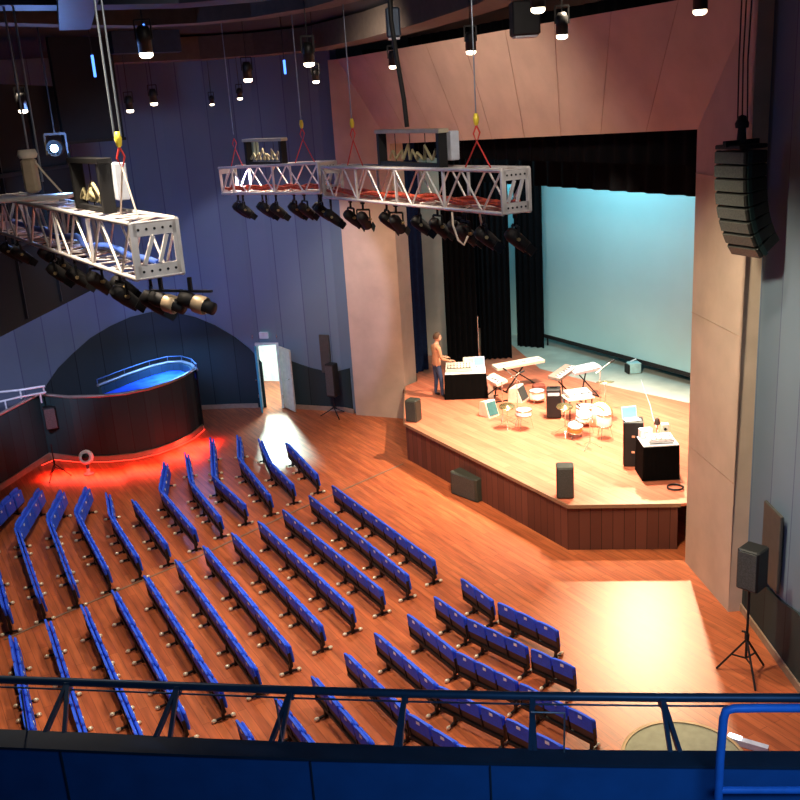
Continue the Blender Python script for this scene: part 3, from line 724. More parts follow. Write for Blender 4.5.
def drum(label, P, r, h, shell, rz=0, tilt=0, cat='drum', name='drum', leg=.35):
    t = thing(name, label, cat, tuple(P), rz); q = Matrix.Rotation(tilt, 3, 'X'); ax = q @ Vector((0, 0, 1)); c = Vector((0, 0, leg))
    MB().lathe(c, [(r, 0), (r, h), (r*.99, h)], 18, ax).obj('shell', shell, t)
    MB().lathe(c, [(0, h), (r*.97, h), (r*.97, h+.006), (0, h+.01)], 18, ax).obj('drum_head', M_white, t)
    MB().lathe(c, [(r, h-.03), (r*1.05, h-.03), (r*1.05, h+.012), (r*.98, h+.012)], 18, ax).lathe(c, [(r, -.01), (r*1.05, -.01), (r*1.05, .03), (r, .03)], 18, ax).obj('hoop', M_chrome, t)
    for k in range(3): a = 2*PI*k/3; MB().bar((math.cos(a)*r*.8, math.sin(a)*r*.8, leg+.02), (math.cos(a)*r*1.2, math.sin(a)*r*1.2, .01), .014).obj('leg', M_chrome, t)
    return t
def cymbal(label, P, h, r, tilt=.2):
    t = thing('cymbal_on_stand', label, 'cymbal', tuple(P))
    q = Matrix.Rotation(tilt, 3, 'X'); MB().lathe((0, 0, h), [(0, .035), (.04, .03), (.06, .012), (r, 0), (r, -.004), (.05, .0), (0, .01)], 20, q @ Vector((0, 0, 1))).obj('cymbal_plate', M_brass, t)
    MB().cyl((0, 0, .1), (0, 0, h), .011, n=6).obj('pole', M_chrome, t)
    for k in range(3): a = 2*PI*k/3+.4; MB().bar((0, 0, .22), (math.cos(a)*.26, math.sin(a)*.26, .01), .012).obj('leg', M_chrome, t)
    return t
P = stage(524, 429); drum('white snare drum nearest the stage front, left of the black amplifier', P, .19, .15, M_white)
P = stage(537, 402); drum('white drum lying low beyond the straight microphone stand', P, .2, .22, M_cream, leg=.1)
P = stage(511, 431); cymbal('brass cymbal on a stand left of the snare drum near the stage front', (P.x-.05, P.y+.25, ZS), .55, .2)
P = stage(537, 396); tag(MB().box((P.x+.1, P.y+.3, ZS+.12), (.34, .26, .24), bev=.03).obj('instrument_bag', mat('dark_red_cloth', (.2, .05, .03), .8)), 'dark red bag on the stage floor behind the white low drum', 'bag')
def combo(label, P, rz, w, d, h, name='amplifier'):
    t = thing(name, label, 'amplifier', tuple(P), rz)
    MB().box((0, 0, h/2+.03), (w, d, h), bev=.02).obj('cabinet', M_speaker, t)
    MB().box((0, -d/2-.006, h*.42), (w*.86, .012, h*.68)).obj('grille', M_black, t)
    MB().box((0, -d/2-.008, h*.88), (w*.8, .012, h*.1)).obj('control_strip', M_greybox, t)
    MB().bar((-w*.25, 0, h+.05), (w*.25, 0, h+.05), .03).obj('handle', M_black, t)
    for sx in (-1, 1): MB().cyl((sx*w*.38, 0, 0), (sx*w*.38, 0, .04), .025, n=6).obj('rubber_foot', M_black, t)
    return t
P = stage(555, 419); combo('black upright amplifier under the raised keyboard, middle of the stage', (P.x, P.y+.15, ZS), math.radians(-10), .36, .34, .74)
P = stage(575, 409); keyboard('grey synthesiser sloping up to the right behind the black amplifier', (P.x-.22, P.y+.5, ZS), math.radians(58), 1.2, .15, mat('grey_brown_case', (.22, .17, .14), .5), .85)
P = stage(586, 404); keyboard('white keyboard with its back to the screen, right of the grey synthesiser', (P.x+.08, P.y+.55, ZS), math.radians(28), .9, .2, M_greybox, .80)
P = stage(578, 417); table('small cream table heaped with white gear, middle of the stage', P, .7, .5, .55, .2, False)
mixer('small white mixer on the cream table in mid stage', Vector((P.x, P.y, ZS+.55)), .6, .4, .09, .2, .1, M_white)
P = stage(591, 424); P.x -= .12; drum('white floor tom at the middle of the drum group', P, .24, .34, M_white, leg=.12)
P = stage(575, 437); drum('orange-shelled drum at the front left of the drum group', P, .18, .16, M_orange, leg=.16, tilt=.25)
P = stage(584, 434); drum('white snare drum with its head tipped to the hall, in the drum group', P, .19, .14, M_white, leg=.38, tilt=.3)
P = stage(604, 438); drum('tall white drum at the right end of the drum group', P, .17, .3, M_cream, leg=.3)
bd = stage(600, 427); t = thing('bass_drum', 'large white bass drum on its side behind the drum group', 'drum', (bd.x, bd.y+.15, ZS+.27), math.radians(-35))
MB().lathe((0, .18, 0), [(.27, 0), (.27, .36)], 22, Vector((0, -1, 0))).obj('shell', M_white, t)
MB().lathe((0, -.18, 0), [(0, 0), (.26, 0), (.26, .012), (0, .012)], 22, Vector((0, -1, 0))).obj('drum_head', M_cream, t)
for y_ in (-.17, .17): MB().lathe((0, y_, 0), [(.265, -.02), (.285, -.02), (.285, .02), (.265, .02)], 22, Vector((0, -1, 0))).obj('hoop', M_orange, t)
for s in (-1, 1): MB().bar((s*.2, -.1, -.15), (s*.33, -.2, -.265), .015).obj('spur', M_chrome, t)
P = stage(566, 436); cymbal('brass cymbal low at the left of the drum group', (P.x, P.y+.1, ZS), .7, .2)
P = stage(606, 420); cymbal('brass cymbal high at the right of the drum group', (P.x, P.y+.1, ZS), .95, .22, -.15)
P = stage(590, 448); mic_stand('chrome boom stand in front of the drum group', P, .7, 1.9, .45)
P = stage(600, 412); mic_stand('upright chrome microphone stand behind the drum group', P, 1.1, .4, .3)
# tall black case with laptop, black skirted table at the right
P = stage(635, 467); cs = thing('flight_case', 'tall black flight case with a laptop on it, left of the right-hand table', 'case', (P.x, P.y+.2, ZS), math.radians(-12))
MB().box((0, 0, .5), (.40, .42, .98), bev=.02).obj('case_body', M_black, cs)
MB().box((0, 0, .99), (.42, .44, .03), bev=.01).obj('case_lid', M_frame, cs)
for sx in (-1, 1): MB().bar((sx*.2, -.215, .06), (sx*.2, -.215, .98), .02).obj('corner_edge', M_chrome if False else M_frame, cs)
for z in (.35, .7): MB().box((0, -.222, z), (.07, .016, .05)).obj('latch', M_chrome, cs)
laptop('open laptop with a blue screen on the tall black flight case', (P.x-.03, P.y+.2, ZS+1.0), math.radians(8), 1.0)
pa, pb = stage(644, 481), stage(679, 481); m_ = (pa+pb)/2
T2 = Vector((m_.x, m_.y+.33, ZS)); table('black-skirted table crowded with gear at the right of the stage', T2, (pb-pa).length+.02, .62, .78, -.03)
mixer('white mixer at the front of the right-hand skirted table', T2+Vector((.02, -.08, .78)), .52, .34, .08, -.03, .1, M_white)
b_ = thing('stage_box', 'white box at the back left of the right-hand skirted table', 'box', tuple(T2+Vector((-.2, .2, .78))), .1); MB().box((0, 0, .1), (.26, .16, .2), bev=.01).obj('case', M_white, b_); MB().cyl((0, -.08, .1), (0, -.1, .1), .03, n=8).obj('dial', M_black, b_)
b_ = thing('stage_box', 'cream upright box at the back right of the right-hand skirted table', 'box', tuple(T2+Vector((.2, .2, .78))), -.1); MB().box((0, 0, .14), (.16, .14, .28), bev=.01).obj('case', M_cream, b_); MB().cyl((0, -.07, .18), (0, -.09, .18), .03, n=8).obj('dial', M_black, b_)
dl = thing('desk_lamp', 'small dark desk lamp standing between boxes on the right-hand table', 'lamp', tuple(T2+Vector((.04, .2, .78))))
MB().cyl((0, 0, 0), (0, 0, .02), .06, n=12).obj('base', M_black, dl); MB().cyl((0, 0, .02), (0, 0, .3), .01, n=6).obj('stem', M_black, dl)
MB().lathe((0, 0, .28), [(.07, 0), (.05, .1), (.02, .14), (0, .14)], 10).obj('lamp_shade', mat('dark_brown_shade', (.08, .04, .03), .5), dl)
# box by the screen, cables
P = stage(633, 374); cb = thing('monitor_box', 'small pale teal box with a dark side near the foot of the screen', 'box', (P.x, P.y+.1, ZS+.01), .15)
MB().box((.05, 0, .16), (.34, .3, .3), bev=.02).obj('case', mat('pale_teal', (.4, .66, .68), .5), cb); MB().box((-.15, 0, .14), (.06, .28, .26), bev=.01).obj('side_vent', M_black, cb); MB().bar((-.05, 0, .34), (.12, 0, .40), .03).obj('handle', M_white, cb)
tag(MB().tube([stage(*p, .012) for p in ((641, 380), (645, 392), (650, 405), (653, 418), (658, 432))], .007, 6).obj('stage_cable', M_white), 'white cable curving over the stage from the teal box to the right-hand table', 'cable')
cp = [stage(678, 489, .012)]; c = stage(679, 492)
for k in range(26): a = k*.5; cp.append(Vector((c.x-.02+.16*math.cos(a), c.y+.18+.16*math.sin(a), ZS+.014+.0015*k)))
tag(MB().tube(cp[1:], .012, 6).obj('cable_coil', M_frame), 'coiled dark cable on the stage edge beside the right pier', 'cable')

# ------------------------------------------------------------------ person at the mixing table
PF = stage(440.5, 397.5)
pr = thing('person', 'person in a rust shirt and dark jeans standing at the mixing table', 'person', (PF.x-.06, PF.y, ZS+.012), math.radians(-68))
# local frame: faces +y, right hand +x
HS = 1.80
def skinned(name, verts, edges, radii, m, roots, parent, sub=2):
    me = bpy.data.meshes.new(name); me.from_pydata([Vector(v) for v in verts], edges, []); me.materials.append(m)
    o = bpy.data.objects.new(name, me); COL.objects.link(o); o.parent = parent
    sk = o.modifiers.new('skin', 'SKIN'); sk.use_smooth_shade = True
    me.skin_vertices or None
    if not me.skin_vertices: me.attributes
    for i, r in enumerate(radii):
        sv = me.skin_vertices[0].data[i]; sv.radius = r if isinstance(r, tuple) else (r, r); sv.use_root = i in roots
    ss = o.modifiers.new('sub', 'SUBSURF'); ss.levels = sub; ss.render_levels = sub
    return o
V = [(0, 0, .96), (0, .0, 1.12), (0, .0, 1.30), (0, .01, 1.44), (0, .03, 1.53), (0, .05, 1.60),      # pelvis..neck..skull base 0-5
     (-.09, 0, .90), (-.11, .02, .50), (-.12, -.02, .09), (-.13, .12, .035),                            # left leg 6-9
     (.09, 0, .90), (.13, .06, .50), (.15, .06, .09), (.16, .20, .035),                                 # right leg 10-13
     (-.19, .0, 1.42), (-.24, .05, 1.15), (-.19, .30, 1.06), (-.17, .38, 1.05),                         # left arm 14-17
     (.19, .0, 1.42), (.25, .04, 1.14), (.20, .30, 1.03), (.18, .38, 1.02)]
E_ = [(0, 1), (1, 2), (2, 3), (3, 4), (4, 5), (0, 6), (6, 7), (7, 8), (8, 9), (0, 10), (10, 11), (11, 12), (12, 13), (3, 14), (14, 15), (15, 16), (16, 17), (3, 18), (18, 19), (19, 20), (20, 21)]
Rr = [(.15, .11), (.135, .10), (.155, .11), (.12, .09), .055, .06, (.09, .095), .06, .042, (.045, .03), (.09, .095), .06, .042, (.045, .03), .062, .043, .030, (.036, .018), .062, .043, .030, (.036, .018)]
# fingers: chains rooted in the palms
for (wx, s) in ((-.17, 1), (.18, -1)):
    base = Vector((wx, .40, 1.045 if s == 1 else 1.015))
    for j, L_ in enumerate((.07, .08, .075, .06)):
        i0 = len(V); x = -.03+.02*j
        V += [tuple(base+Vector((x*s*-1, -.02, 0))), tuple(base+Vector((x*1.2*-s, L_*.5, .0))), tuple(base+Vector((x*1.25*-s, L_*.9, -.02))), tuple(base+Vector((x*1.25*-s, L_*1.15, -.045)))]
        E_ += [(i0, i0+1), (i0+1, i0+2), (i0+2, i0+3)]; Rr += [.010, .010, .009, .008]
    i0 = len(V); V += [tuple(base+Vector((.02*s, -.05, 0))), tuple(base+Vector((.055*s, -.02, -.005))), tuple(base+Vector((.06*s, .025, -.02)))]
    E_ += [(i0, i0+1), (i0+1, i0+2)]; Rr += [.011, .011, .009]
def make_skin(name, V, E_, Rr, m, parent, roots):
    me = bpy.data.meshes.new(name); me.from_pydata([Vector(v) for v in V], E_, []); me.materials.append(m)
    o = bpy.data.objects.new(name, me); COL.objects.link(o)
    bpy.context.view_layer.objects.active = o
    o.modifiers.new('skin', 'SKIN').use_smooth_shade = True
    bpy.context.view_layer.update()
    sv = me.skin_vertices[0].data
    for i, r in enumerate(Rr): sv[i].radius = r if isinstance(r, tuple) else (r, r); sv[i].use_root = i in roots
    s_ = o.modifiers.new('sub', 'SUBSURF'); s_.levels = 2; s_.render_levels = 2
    bpy.context.view_layer.update()
    dg = bpy.context.evaluated_depsgraph_get(); me2 = bpy.data.meshes.new_from_object(o.evaluated_get(dg)); me2.name = name
    o.modifiers.clear(); o.data = me2; o.parent = parent
    return o
roots = [0]+list(range(22, 22+19*2))
rr2 = [0]; 
for h_ in range(2):
    b0 = 22+h_*19
    rr2 += [b0, b0+4, b0+8, b0+12, b0+16]
body = make_skin('body', V, E_, Rr, M_skin, pr, rr2)
# dress the continuous body: faces of the body mesh carry the shirt and jeans materials
body.data.materials.append(M_shirt); body.data.materials.append(M_jeans); body.data.materials.append(M_black)
for p in body.data.polygons:
    c = p.center
    if c.z > 1.52 or (c.z > .9 and c.y > .27): k = 0
    elif c.z > .93: k = 1
    elif c.z > .1: k = 2
    else: k = 3
    p.material_index = k
# head
hd = MB(); hd.ball((0, .07, 1.68), .105, 16, (.78, .95, 1.12)).ball((0, .105, 1.625), .06, 10, (.9, .95, .8)); hd.ball((0, .175, 1.665), .016, 8, (1, 1.2, 1.6))
for s in (-1, 1): hd.ball((s*.083, .06, 1.665), .022, 8, (.4, .8, 1.3))
hd.ball((0, .163, 1.62), .02, 8, (1.5, .5, .35)); hd.obj('head', M_skin, pr)
ey = MB()
for s in (-1, 1): ey.ball((s*.033, .158, 1.69), .011, 8)
ey.obj('eyes', M_black, pr)
hr = MB(); N = 16; P_ = []
c = Vector((0, .055, 1.70))
for i in range(9):
    a = PI*.62*i/8
    for k in range(N):
        b = 2*PI*k/N; fr_ = math.sin(b) > .25
        aa = a*(.55 if fr_ else 1.0) if math.sin(b) > .25 else a
        P_.append(c+Vector((.094*math.sin(aa)*math.cos(b), .115*math.sin(aa)*math.sin(b), .122*math.cos(aa))))
fs = [[i*N+k, (i+1)*N+k, (i+1)*N+(k+1) % N, i*N+(k+1) % N] for i in range(8) for k in range(N)]
hr.add(P_, fs, True); hr.obj('hair', M_hair, pr)

# ------------------------------------------------------------------ lighting trusses
def truss(label, N_, F_, ww, hh, cables=True):
    N_, F_ = Vector(N_), Vector(F_); d = F_-N_; L = Vector((d.x, d.y, 0)).length; slope = math.atan2(d.z, L)
    t = thing('lighting_truss', label, 'lighting truss', tuple(N_)); t.rotation_euler = (0, -slope, math.atan2(d.y, d.x)); L = d.length
    y, z = ww/2, hh/2; r = .022
    for sy in (-1, 1):
        for sz in (-1, 1): MB().cyl((0, sy*y, sz*z), (L, sy*y, sz*z), r, n=8).obj('chord', M_truss, t)
    n = max(3, round(L/.42)); st_ = L/n
    for sy in (-1, 1):
        mb = MB()
        for i in range(n):
            a = (i*st_, sy*y, -z if i % 2 else z); b = ((i+1)*st_, sy*y, z if i % 2 else -z); mb.cyl(a, b, .013, n=6)
            if i % 3 == 0: mb.bar((i*st_, sy*y, -z), (i*st_, sy*y, z), .03)
        mb.obj('side_bracing', M_truss, t)
    for sz in (-1, 1):
        mb = MB()
        for i in range(n+1): mb.cyl((i*st_, -y, sz*z), (i*st_, y, sz*z), .012, n=6)
        for i in range(n): mb.cyl((i*st_, -y if i % 2 else y, sz*z), ((i+1)*st_, y if i % 2 else -y, sz*z), .010, n=6)
        mb.obj('cross_bracing', M_truss, t)
    for x in (0, L):
        mb = MB(); sx = -1 if x == 0 else 1; p = hh*.24
        mb.box((x, 0, z-p/2), (.014, ww, p)).box((x, 0, -z+p/2), (.014, ww, p)).box((x, y-.02, 0), (.014, .05, hh)).box((x, -y+.02, 0), (.014, .05, hh))
        mb.bar((x, -y*.5, z*.5), (x, -y*.05, -z*.5), .03).bar((x, y*.1, z*.5), (x, y*.6, -z*.5), .03)
        ep = mb.obj('end_plate', M_truss, t)
        for k in range(5):
            for sz in (-1, 1): MB().cyl((x+sx*.006, -y+.06+(ww-.12)*k/4, sz*(z-p*.5)), (x+sx*.012, -y+.06+(ww-.12)*k/4, sz*(z-p*.5)), .012, n=6).obj('bolt', M_black, ep)
    if cables:
        mb = MB()
        for k in range(4):
            mb.tube([(L*i/24, -y*.6+k*.07, -z+.07+.02*math.sin(i*1.3+k*2)+.03*(k % 2)) for i in range(25)], .022, 6)
        mb.obj('cable_bundle', M_redcable, t)
    return t, L
def ptruss(t, x, y, z):
    M_ = Matrix.Translation(t.location) @ t.rotation_euler.to_matrix().to_4x4(); return M_ @ Vector((x, y, z))
def spot_fixture():
    t = thing('spotlight', 'x', 'spotlight')
    MB().lathe((0, 0, -.04), [(.018, 0), (.018, -.10), (0, -.1)], 8).box((0, 0, -.03), (.06, .04, .05)).obj('clamp', M_black, t)
    y = MB(); y.bar((-.11, 0, -.14), (.11, 0, -.14), .012, .03).bar((-.11, 0, -.14), (-.11, 0, -.30), .03, .012).bar((.11, 0, -.14), (.11, 0, -.30), .03, .012); y.obj('yoke', M_frame, t)
    ax = Vector((0, .75, -.66)).normalized(); c = Vector((0, 0, -.29))-ax*.14
    b = MB(); b.lathe(c, [(0, 0), (.06, .005), (.085, .06), (.085, .2), (.075, .30), (.075, .33)], 12, ax).obj('lamp_housing', M_black, t)
    MB().lathe(c, [(.07, .315), (0, .325)], 12, ax).obj('lens', mat('dark_glass', (.05, .05, .055), .1), t)
    for s in (-1, 1): MB().box(c+ax*.35+Vector((s*.085, 0, 0)), (.012, .12, .11), Matrix.Rotation(math.radians(-41), 3, 'X')).obj('barn_door', M_frame, t)
    MB().cyl((.085, 0, -.29), (.13, 0, -.29), .022, n=8).obj('lock_knob', mat('tarnished_brass', (.55, .42, .2), .35, .7), t)
    return t
SP0 = spot_fixture(); spused = [False]
def hang_spot(t, x, y, z, rz, label, group, sc=1, tilt=0):
    o = SP0 if not spused[0] else copy_tree(SP0); spused[0] = True
    p = ptruss(t, x, y, z); o.location = p; o.rotation_euler = (tilt, 0, rz); o.scale = (sc,)*3; o['label'] = label; o['group'] = group; return o

# long truss in front of the stage (two lengths), and the left one
def aty_(px, py, y): return aty(px, py, y)
tB, LB = truss('white box truss in front of the stage, the length ending at the black arch', aty(516, 191, 10.3), aty(333, 181, 15.0), .34, .45)
tA, LA = truss('white box truss before the blue wall, its right end meeting the stage truss', aty(328, 177, 15.6), aty(229, 180, 18.0), .36, .46)
tC, LC_ = truss('white box truss at the left, its open end frame facing the camera', aty(157, 249, 8.05), aty(8, 212, 13.2), .40, .46, False)
mb = MB(); mb.tube([(LC_*i/24, .05*math.sin(i), -.12+.02*math.sin(i*1.3)) for i in range(25)], .035, 6); mb.obj('cable_bundle', mat('blue_cable', (.05, .12, .5), .5), tC)
fr_ord = ['nearest the right end', 'second from the right end', 'third from the right end', 'fourth from the right end', 'fifth from the right end', 'sixth from the right end', 'seventh from the right end', 'eighth from the right end', 'ninth from the right end', 'tenth from the right end', 'eleventh from the right end', 'twelfth from the right end', 'farthest from the right end']
for k in range(11):
    hang_spot(tB, .12+k*(LB-.3)/10, random.uniform(-.15, .15), -.25, math.radians(-55+random.uniform(-35, 35)), 'black spotlight under the truss before the stage, %s' % (fr_ord[k] if k < 10 else 'farthest left on it'), 'spotlights under the stage truss', .92)
for k in range(9):
    hang_spot(tA, .1+k*(LA-.25)/8, random.uniform(-.15, .15), -.25, math.radians(-70+random.uniform(-15, 15)), 'black spotlight under the truss before the blue wall, %s' % (fr_ord[k] if k < 8 else 'farthest left on it'), 'spotlights under the blue-wall truss', .95)
for k in range(11):
    hang_spot(tC, .35+k*(LC_-.5)/10, random.uniform(-.15, .15), -.25, math.radians(-60+random.uniform(-30, 30)), 'black spotlight under the left truss, %s' % (['nearest its open end frame']+['%s from its open end frame' % o for o in ORD[1:10]]+['farthest from its open end frame'])[k], 'spotlights under the left truss', .85)
# two bigger lamps hanging off the near end of the left truss
for k, (dx, dy, lab) in enumerate([(-.05, -.05, 'tan-bodied spotlight lying under the open end of the left truss'), (-.3, -.22, 'tan-bodied spotlight sticking out to the right past the left truss end')]):
    t = thing('profile_spotlight', lab, 'spotlight', tuple(ptruss(tC, dx+.1, dy, -.25)), math.radians(-18))
    MB().bar((-.05, 0, 0), (-.05, 0, -.12), .03).box((0, 0, -.12), (.3, .03, .02)).obj('yoke', M_black, t)
    MB().lathe((-.16, 0, -.17), [(0, 0), (.06, .01), (.07, .1), (.05, .2), (.055, .34), (0, .34)], 12, Vector((1, -.1, -.3))).obj('lamp_housing', M_black, t)
    MB().lathe((-.02, -.01, -.215), [(.075, 0), (.08, .01), (.08, .1), (.075, .11)], 12, Vector((1, -.1, -.3))).obj('collar', mat('tan_metal', (.55, .42, .27), .4, .3), t)
# hoist frames standing on the trusses
def hoist_frame(t_, x, w, h, label, boxside=1, boxcol=M_greybox, beam=mat('cream_steel', (.42, .38, .28), .5)):
    p = ptruss(t_, x, 0, .235); t = thing('rigging_gantry', label, 'gantry', tuple(p), t_.rotation_euler.z)
    for s in (-1, 1): MB().box((s*w/2, 0, h/2), (.07, .12, h), bev=.005).obj('post', M_black, t)
    MB().box((0, 0, h+.02), (w+.14, .14, .05), bev=.005).obj('crossbar', beam, t)
    MB().box((0, 0, .03), (w, .1, .05)).obj('base_bar', M_black, t)
    MB().box((boxside*(w/2+.02), -.12, h*.62), (.2, .12, .34), bev=.01).obj('junction_box', boxcol, t)
    c = MB()
    for k in range(7): c.tube([(-w/2+.1+k*w*.12, -.03, .08), (-w/2+.16+k*w*.12, .05*math.sin(k), .22+.05*math.sin(k*2)), (-w/2+.24+k*w*.12, .0, .1)], .02, 6)
    c.obj('cable_loops', mat('olive_cable', (.4, .36, .2), .5), t)
    for k in range(3): MB().cyl((-w*.25+k*w*.25, 0, .05), (-w*.25+k*w*.25, 0, h), .006, n=5).obj('chain', M_frame, t)
    return t
# place by the pixel the photograph shows, measured along each truss
def xon(t_, L, px, y0, y1): # parameter where the truss axis crosses that column
    best = min(range(201), key=lambda i: abs(projx(ptruss(t_, L*i/200, 0, .2))-px)); return L*best/200
def projx(P): c = R.transposed() @ (P-CAM); return 400+F*c.x/c.z
xB = xon(tB, LB, 411, 0, 0); hoist_frame(tB, xB, 1.7, .42, 'black gantry frame with cream top bar and cable loops on the stage truss', -1)
xA = xon(tA, LA, 267, 0, 0); hoist_frame(tA, xA, 1.1, .40, 'dark gantry frame on the truss before the blue wall', 1, mat('dim_green_box', (.18, .24, .22), .5))
xC = xon(tC, LC_, 96, 0, 0); hoist_frame(tC, xC, .95, .46, 'dark gantry frame with a pale box on the left truss', -1, M_greybox, M_frame)
xD = xon(tC, LC_, 36, 0, 0); p = ptruss(tC, xD, 0, .24)
hm = thing('chain_hoist', 'tan chain hoist sitting on the far part of the left truss', 'hoist', tuple(p))
MB().box((0, 0, .02), (.9, .3, .05), bev=.01).obj('base_plate', M_truss, hm); MB().box((0, 0, .28), (.16, .16, .4), bev=.03).obj('motor_body', mat('tan_hoist_paint', (.5, .4, .27), .5), hm)
MB().lathe((0, 0, .48), [(.1, 0), (.12, .04), (.1, .1), (.0, .1)], 10).obj('chain_cover', M_cream, hm); MB().tube([(.06, 0, .46), (.16, 0, .3), (.34, 0, .05)], .012, 6).obj('sling', M_cream, hm)
# hoist lines with slings
def hoist(label, ptop, pmid, t_, x, spread=.3, r=.012, hook=True, double=False):
    b = ptruss(t_, x, 0, .24)
    mid = v3(b, pmid); top = Vector((b.x, b.y, CZ)) if ptop is None else ptop
    t = thing('hoist_line', label, 'hoist line', tuple(mid)); 
    if double:
        for s in (-1, 1): MB().cyl(Vector((s*.028, 0, .12)), (top-mid)+Vector((s*.028, 0, 0)), r*.8, n=5).obj('cable', M_cable, t)
    else: MB().cyl((0, 0, .1), top-mid, r, n=5).obj('cable', M_cable, t)
    if hook: MB().lathe((0, 0, .02), [(0, 0), (.025, .02), (.035, .08), (.02, .14), (0, .14)], 8).obj('hook', M_yellow, t)
    MB().tube([(0, 0, .03), (.035, 0, -.05), (.0, 0, -.16), (-.035, 0, -.06), (0, 0, .03)], .01, 5).obj('shackle', M_red, t)
    dv_ = t_.rotation_euler.to_matrix() @ Vector((1, 0, 0))
    for s in (-1, 1): MB().cyl((0, 0, -.14), (b-mid)+dv_*s*spread, .009, n=5).obj('sling_leg', M_red if not double else mat('pale_sling', (.6, .5, .42), .6), t)
pz = lambda t_, x, py: [ (lambda b: onpl(projx(v3(b, b.z)), py, b, Vector((0, 1, 0))).z)(ptruss(t_, x, 0, .24)) ][0]
xx = xon(tC, LC_, 130, 0, 0); hoist('double grey cable with yellow hook holding the near end of the left truss', None, pz(tC, xx, 150), tC, xx, .25, .012, True, True)
xx = xon(tB, LB, 478, 0, 0); hoist('grey hoist line with red sling near the right end of the stage truss', None, pz(tB, xx, 128), tB, xx, .28, .008)
xx = xon(tB, LB, 355, 0, 0); hoist('grey hoist line with yellow and red hook at the left part of the stage truss', None, pz(tB, xx, 130), tB, xx, .28, .008)
xx = xon(tA, LA, 305, 0, 0); hoist('grey hoist line at the right part of the truss before the blue wall', None, pz(tA, xx, 130), tA, xx, .28, .010)
xx = xon(tA, LA, 237, 0, 0); hoist('thin grey hoist line at the left part of the truss before the blue wall', None, pz(tA, xx, 140), tA, xx, .2, .008, False)
def line(label, a, b, r, m): 
    t = MB().cyl(a, b, r, n=6).obj('drop_cable', m); return tag(t, label, 'cable')
a_ = aty(16, 5, 12.5); line('grey drop cable falling to the tan chain hoist, left of the pair', v3(aty(30, 160, 12.5), CZ), v3(aty(30, 160, 12.5), aty(30, 185, 12.5).z), .014, M_cable)
line('grey drop cable falling to the tan chain hoist, right of the pair', v3(aty(39, 160, 12.5), CZ), v3(aty(39, 160, 12.5), aty(39, 182, 12.5).z), .014, M_cable)
pts = [v3(aty(390, 5, 12.9), CZ), aty(391, 20, 12.9), aty(397, 60, 12.9), aty(404, 100, 12.9), aty(407, 127, 12.9)]
tag(MB().tube(pts, .03, 8).obj('power_cable', M_blackcable), 'thick black cable hanging in a curve to the gantry on the stage truss', 'cable')
# dangling cables under the stage truss
for (pl, lab) in (([(452, 212), (453, 225), (458, 240), (464, 245), (468, 236)], 'pale cable loop drooping under the stage truss, left of its pair'), ([(479, 210), (482, 226), (490, 240), (498, 246)], 'pale cable drooping under the stage truss, toward its right end')):
    tag(MB().tube([aty(x, y, 11.0) for x, y in pl], .012, 6).obj('dangling_cable', M_cream), lab, 'cable')

# ------------------------------------------------------------------ line array at the right pier
pos = Vector((5.2, 13.7, 0)); la_p = aty(741, 150, 13.7)
la = thing('line_array_speaker', 'tall curved black line array hanging in front of the right pier', 'loudspeaker', (la_p.x, 13.7, la_p.z), math.radians(-68))
ang = 0; c = Vector((0, 0, 0)); n_el = 8; hh_ = .185
for k in range(n_el):
    ang = math.radians([0, 2, 5, 9, 14, 20, 27, 35][k]); q = Matrix.Rotation(ang, 3, 'X'); 
    c2_ = c+q @ Vector((0, 0, -hh_/2)); m_ = MB(); m_.box(c2_, (.62, .40, hh_-.012), q, bev=.012); cabo = m_.obj('cabinet', M_speaker, la)
    MB().box(c2_+q @ Vector((0, -.205, 0)), (.58, .014, hh_-.03), q).obj('grille', M_grille, cabo)
    for s in (-1, 1): MB().box(c2_+q @ Vector((s*.318, -.12, 0)), (.016, .07, hh_-.004), q).obj('rigging_plate', mat('teal_black_metal', (.03, .06, .06), .3, .6), cabo)
    c = c+q @ Vector((0, 0, -hh_))
MB().box((0, 0, .05), (.5, .5, .06), bev=.01).bar((0, -.3, .1), (0, .3, .1), .06, .08).obj('flying_frame', M_black, la)
MB().cyl((0, 0, .1), (0, 0, .36), .07, .05, n=10).lathe((0, 0, .3), [(.09, 0), (.1, .06), (.05, .16), (0, .18)], 10).obj('hoist_motor', M_black, la)
for s in (-.09, .0, .1): MB().tube([(s, 0, .4), (s*.9-.03, 0, 1.2), (s*1.1, 0, CZ-la_p.z)], .011, 5).obj('suspension_cable', M_frame if s else M_blackcable, la)

# ------------------------------------------------------------------ ceiling: beams, ducts, pendant lamps
def arc_beam(name, px, z, w, h, m, label, cat):
    pts = [at(x, y, z) for x, y in px]; mb = MB(); P = []; n = len(pts)
    for i, p in enumerate(pts):
        d = (pts[min(i+1, n-1)]-pts[max(0, i-1)]).normalized(); nn_ = Vector((-d.y, d.x, 0)).normalized()*w/2
        P += [p-nn_, p+nn_, p+nn_+Vector((0, 0, h)), p-nn_+Vector((0, 0, h))]
    fs = [[4*i+k, 4*i+4+k, 4*i+4+(k+1) % 4, 4*i+(k+1) % 4] for i in range(n-1) for k in range(4)]+[[3, 2, 1, 0], [4*n-4, 4*n-3, 4*n-2, 4*n-1]]
    mb.add(P, fs); return tag(mb.obj(name, m), label, cat)
arc_beam('ceiling_beam', [(70, 66), (130, 63), (200, 60), (260, 56), (320, 50), (380, 38), (440, 22), (500, 3), (540, -16)], 10.05, .7, .5, M_beam, 'long brown curved ceiling beam running over the blue wall to the pale header', 'beam')
arc_beam('ceiling_beam', [(-10, 24), (60, 26), (140, 27), (200, 24), (260, 18), (320, 8), (370, -6)], 10.1, .4, .5, M_beam, 'brown curved ceiling beam nearer the camera, high above the left truss', 'beam')
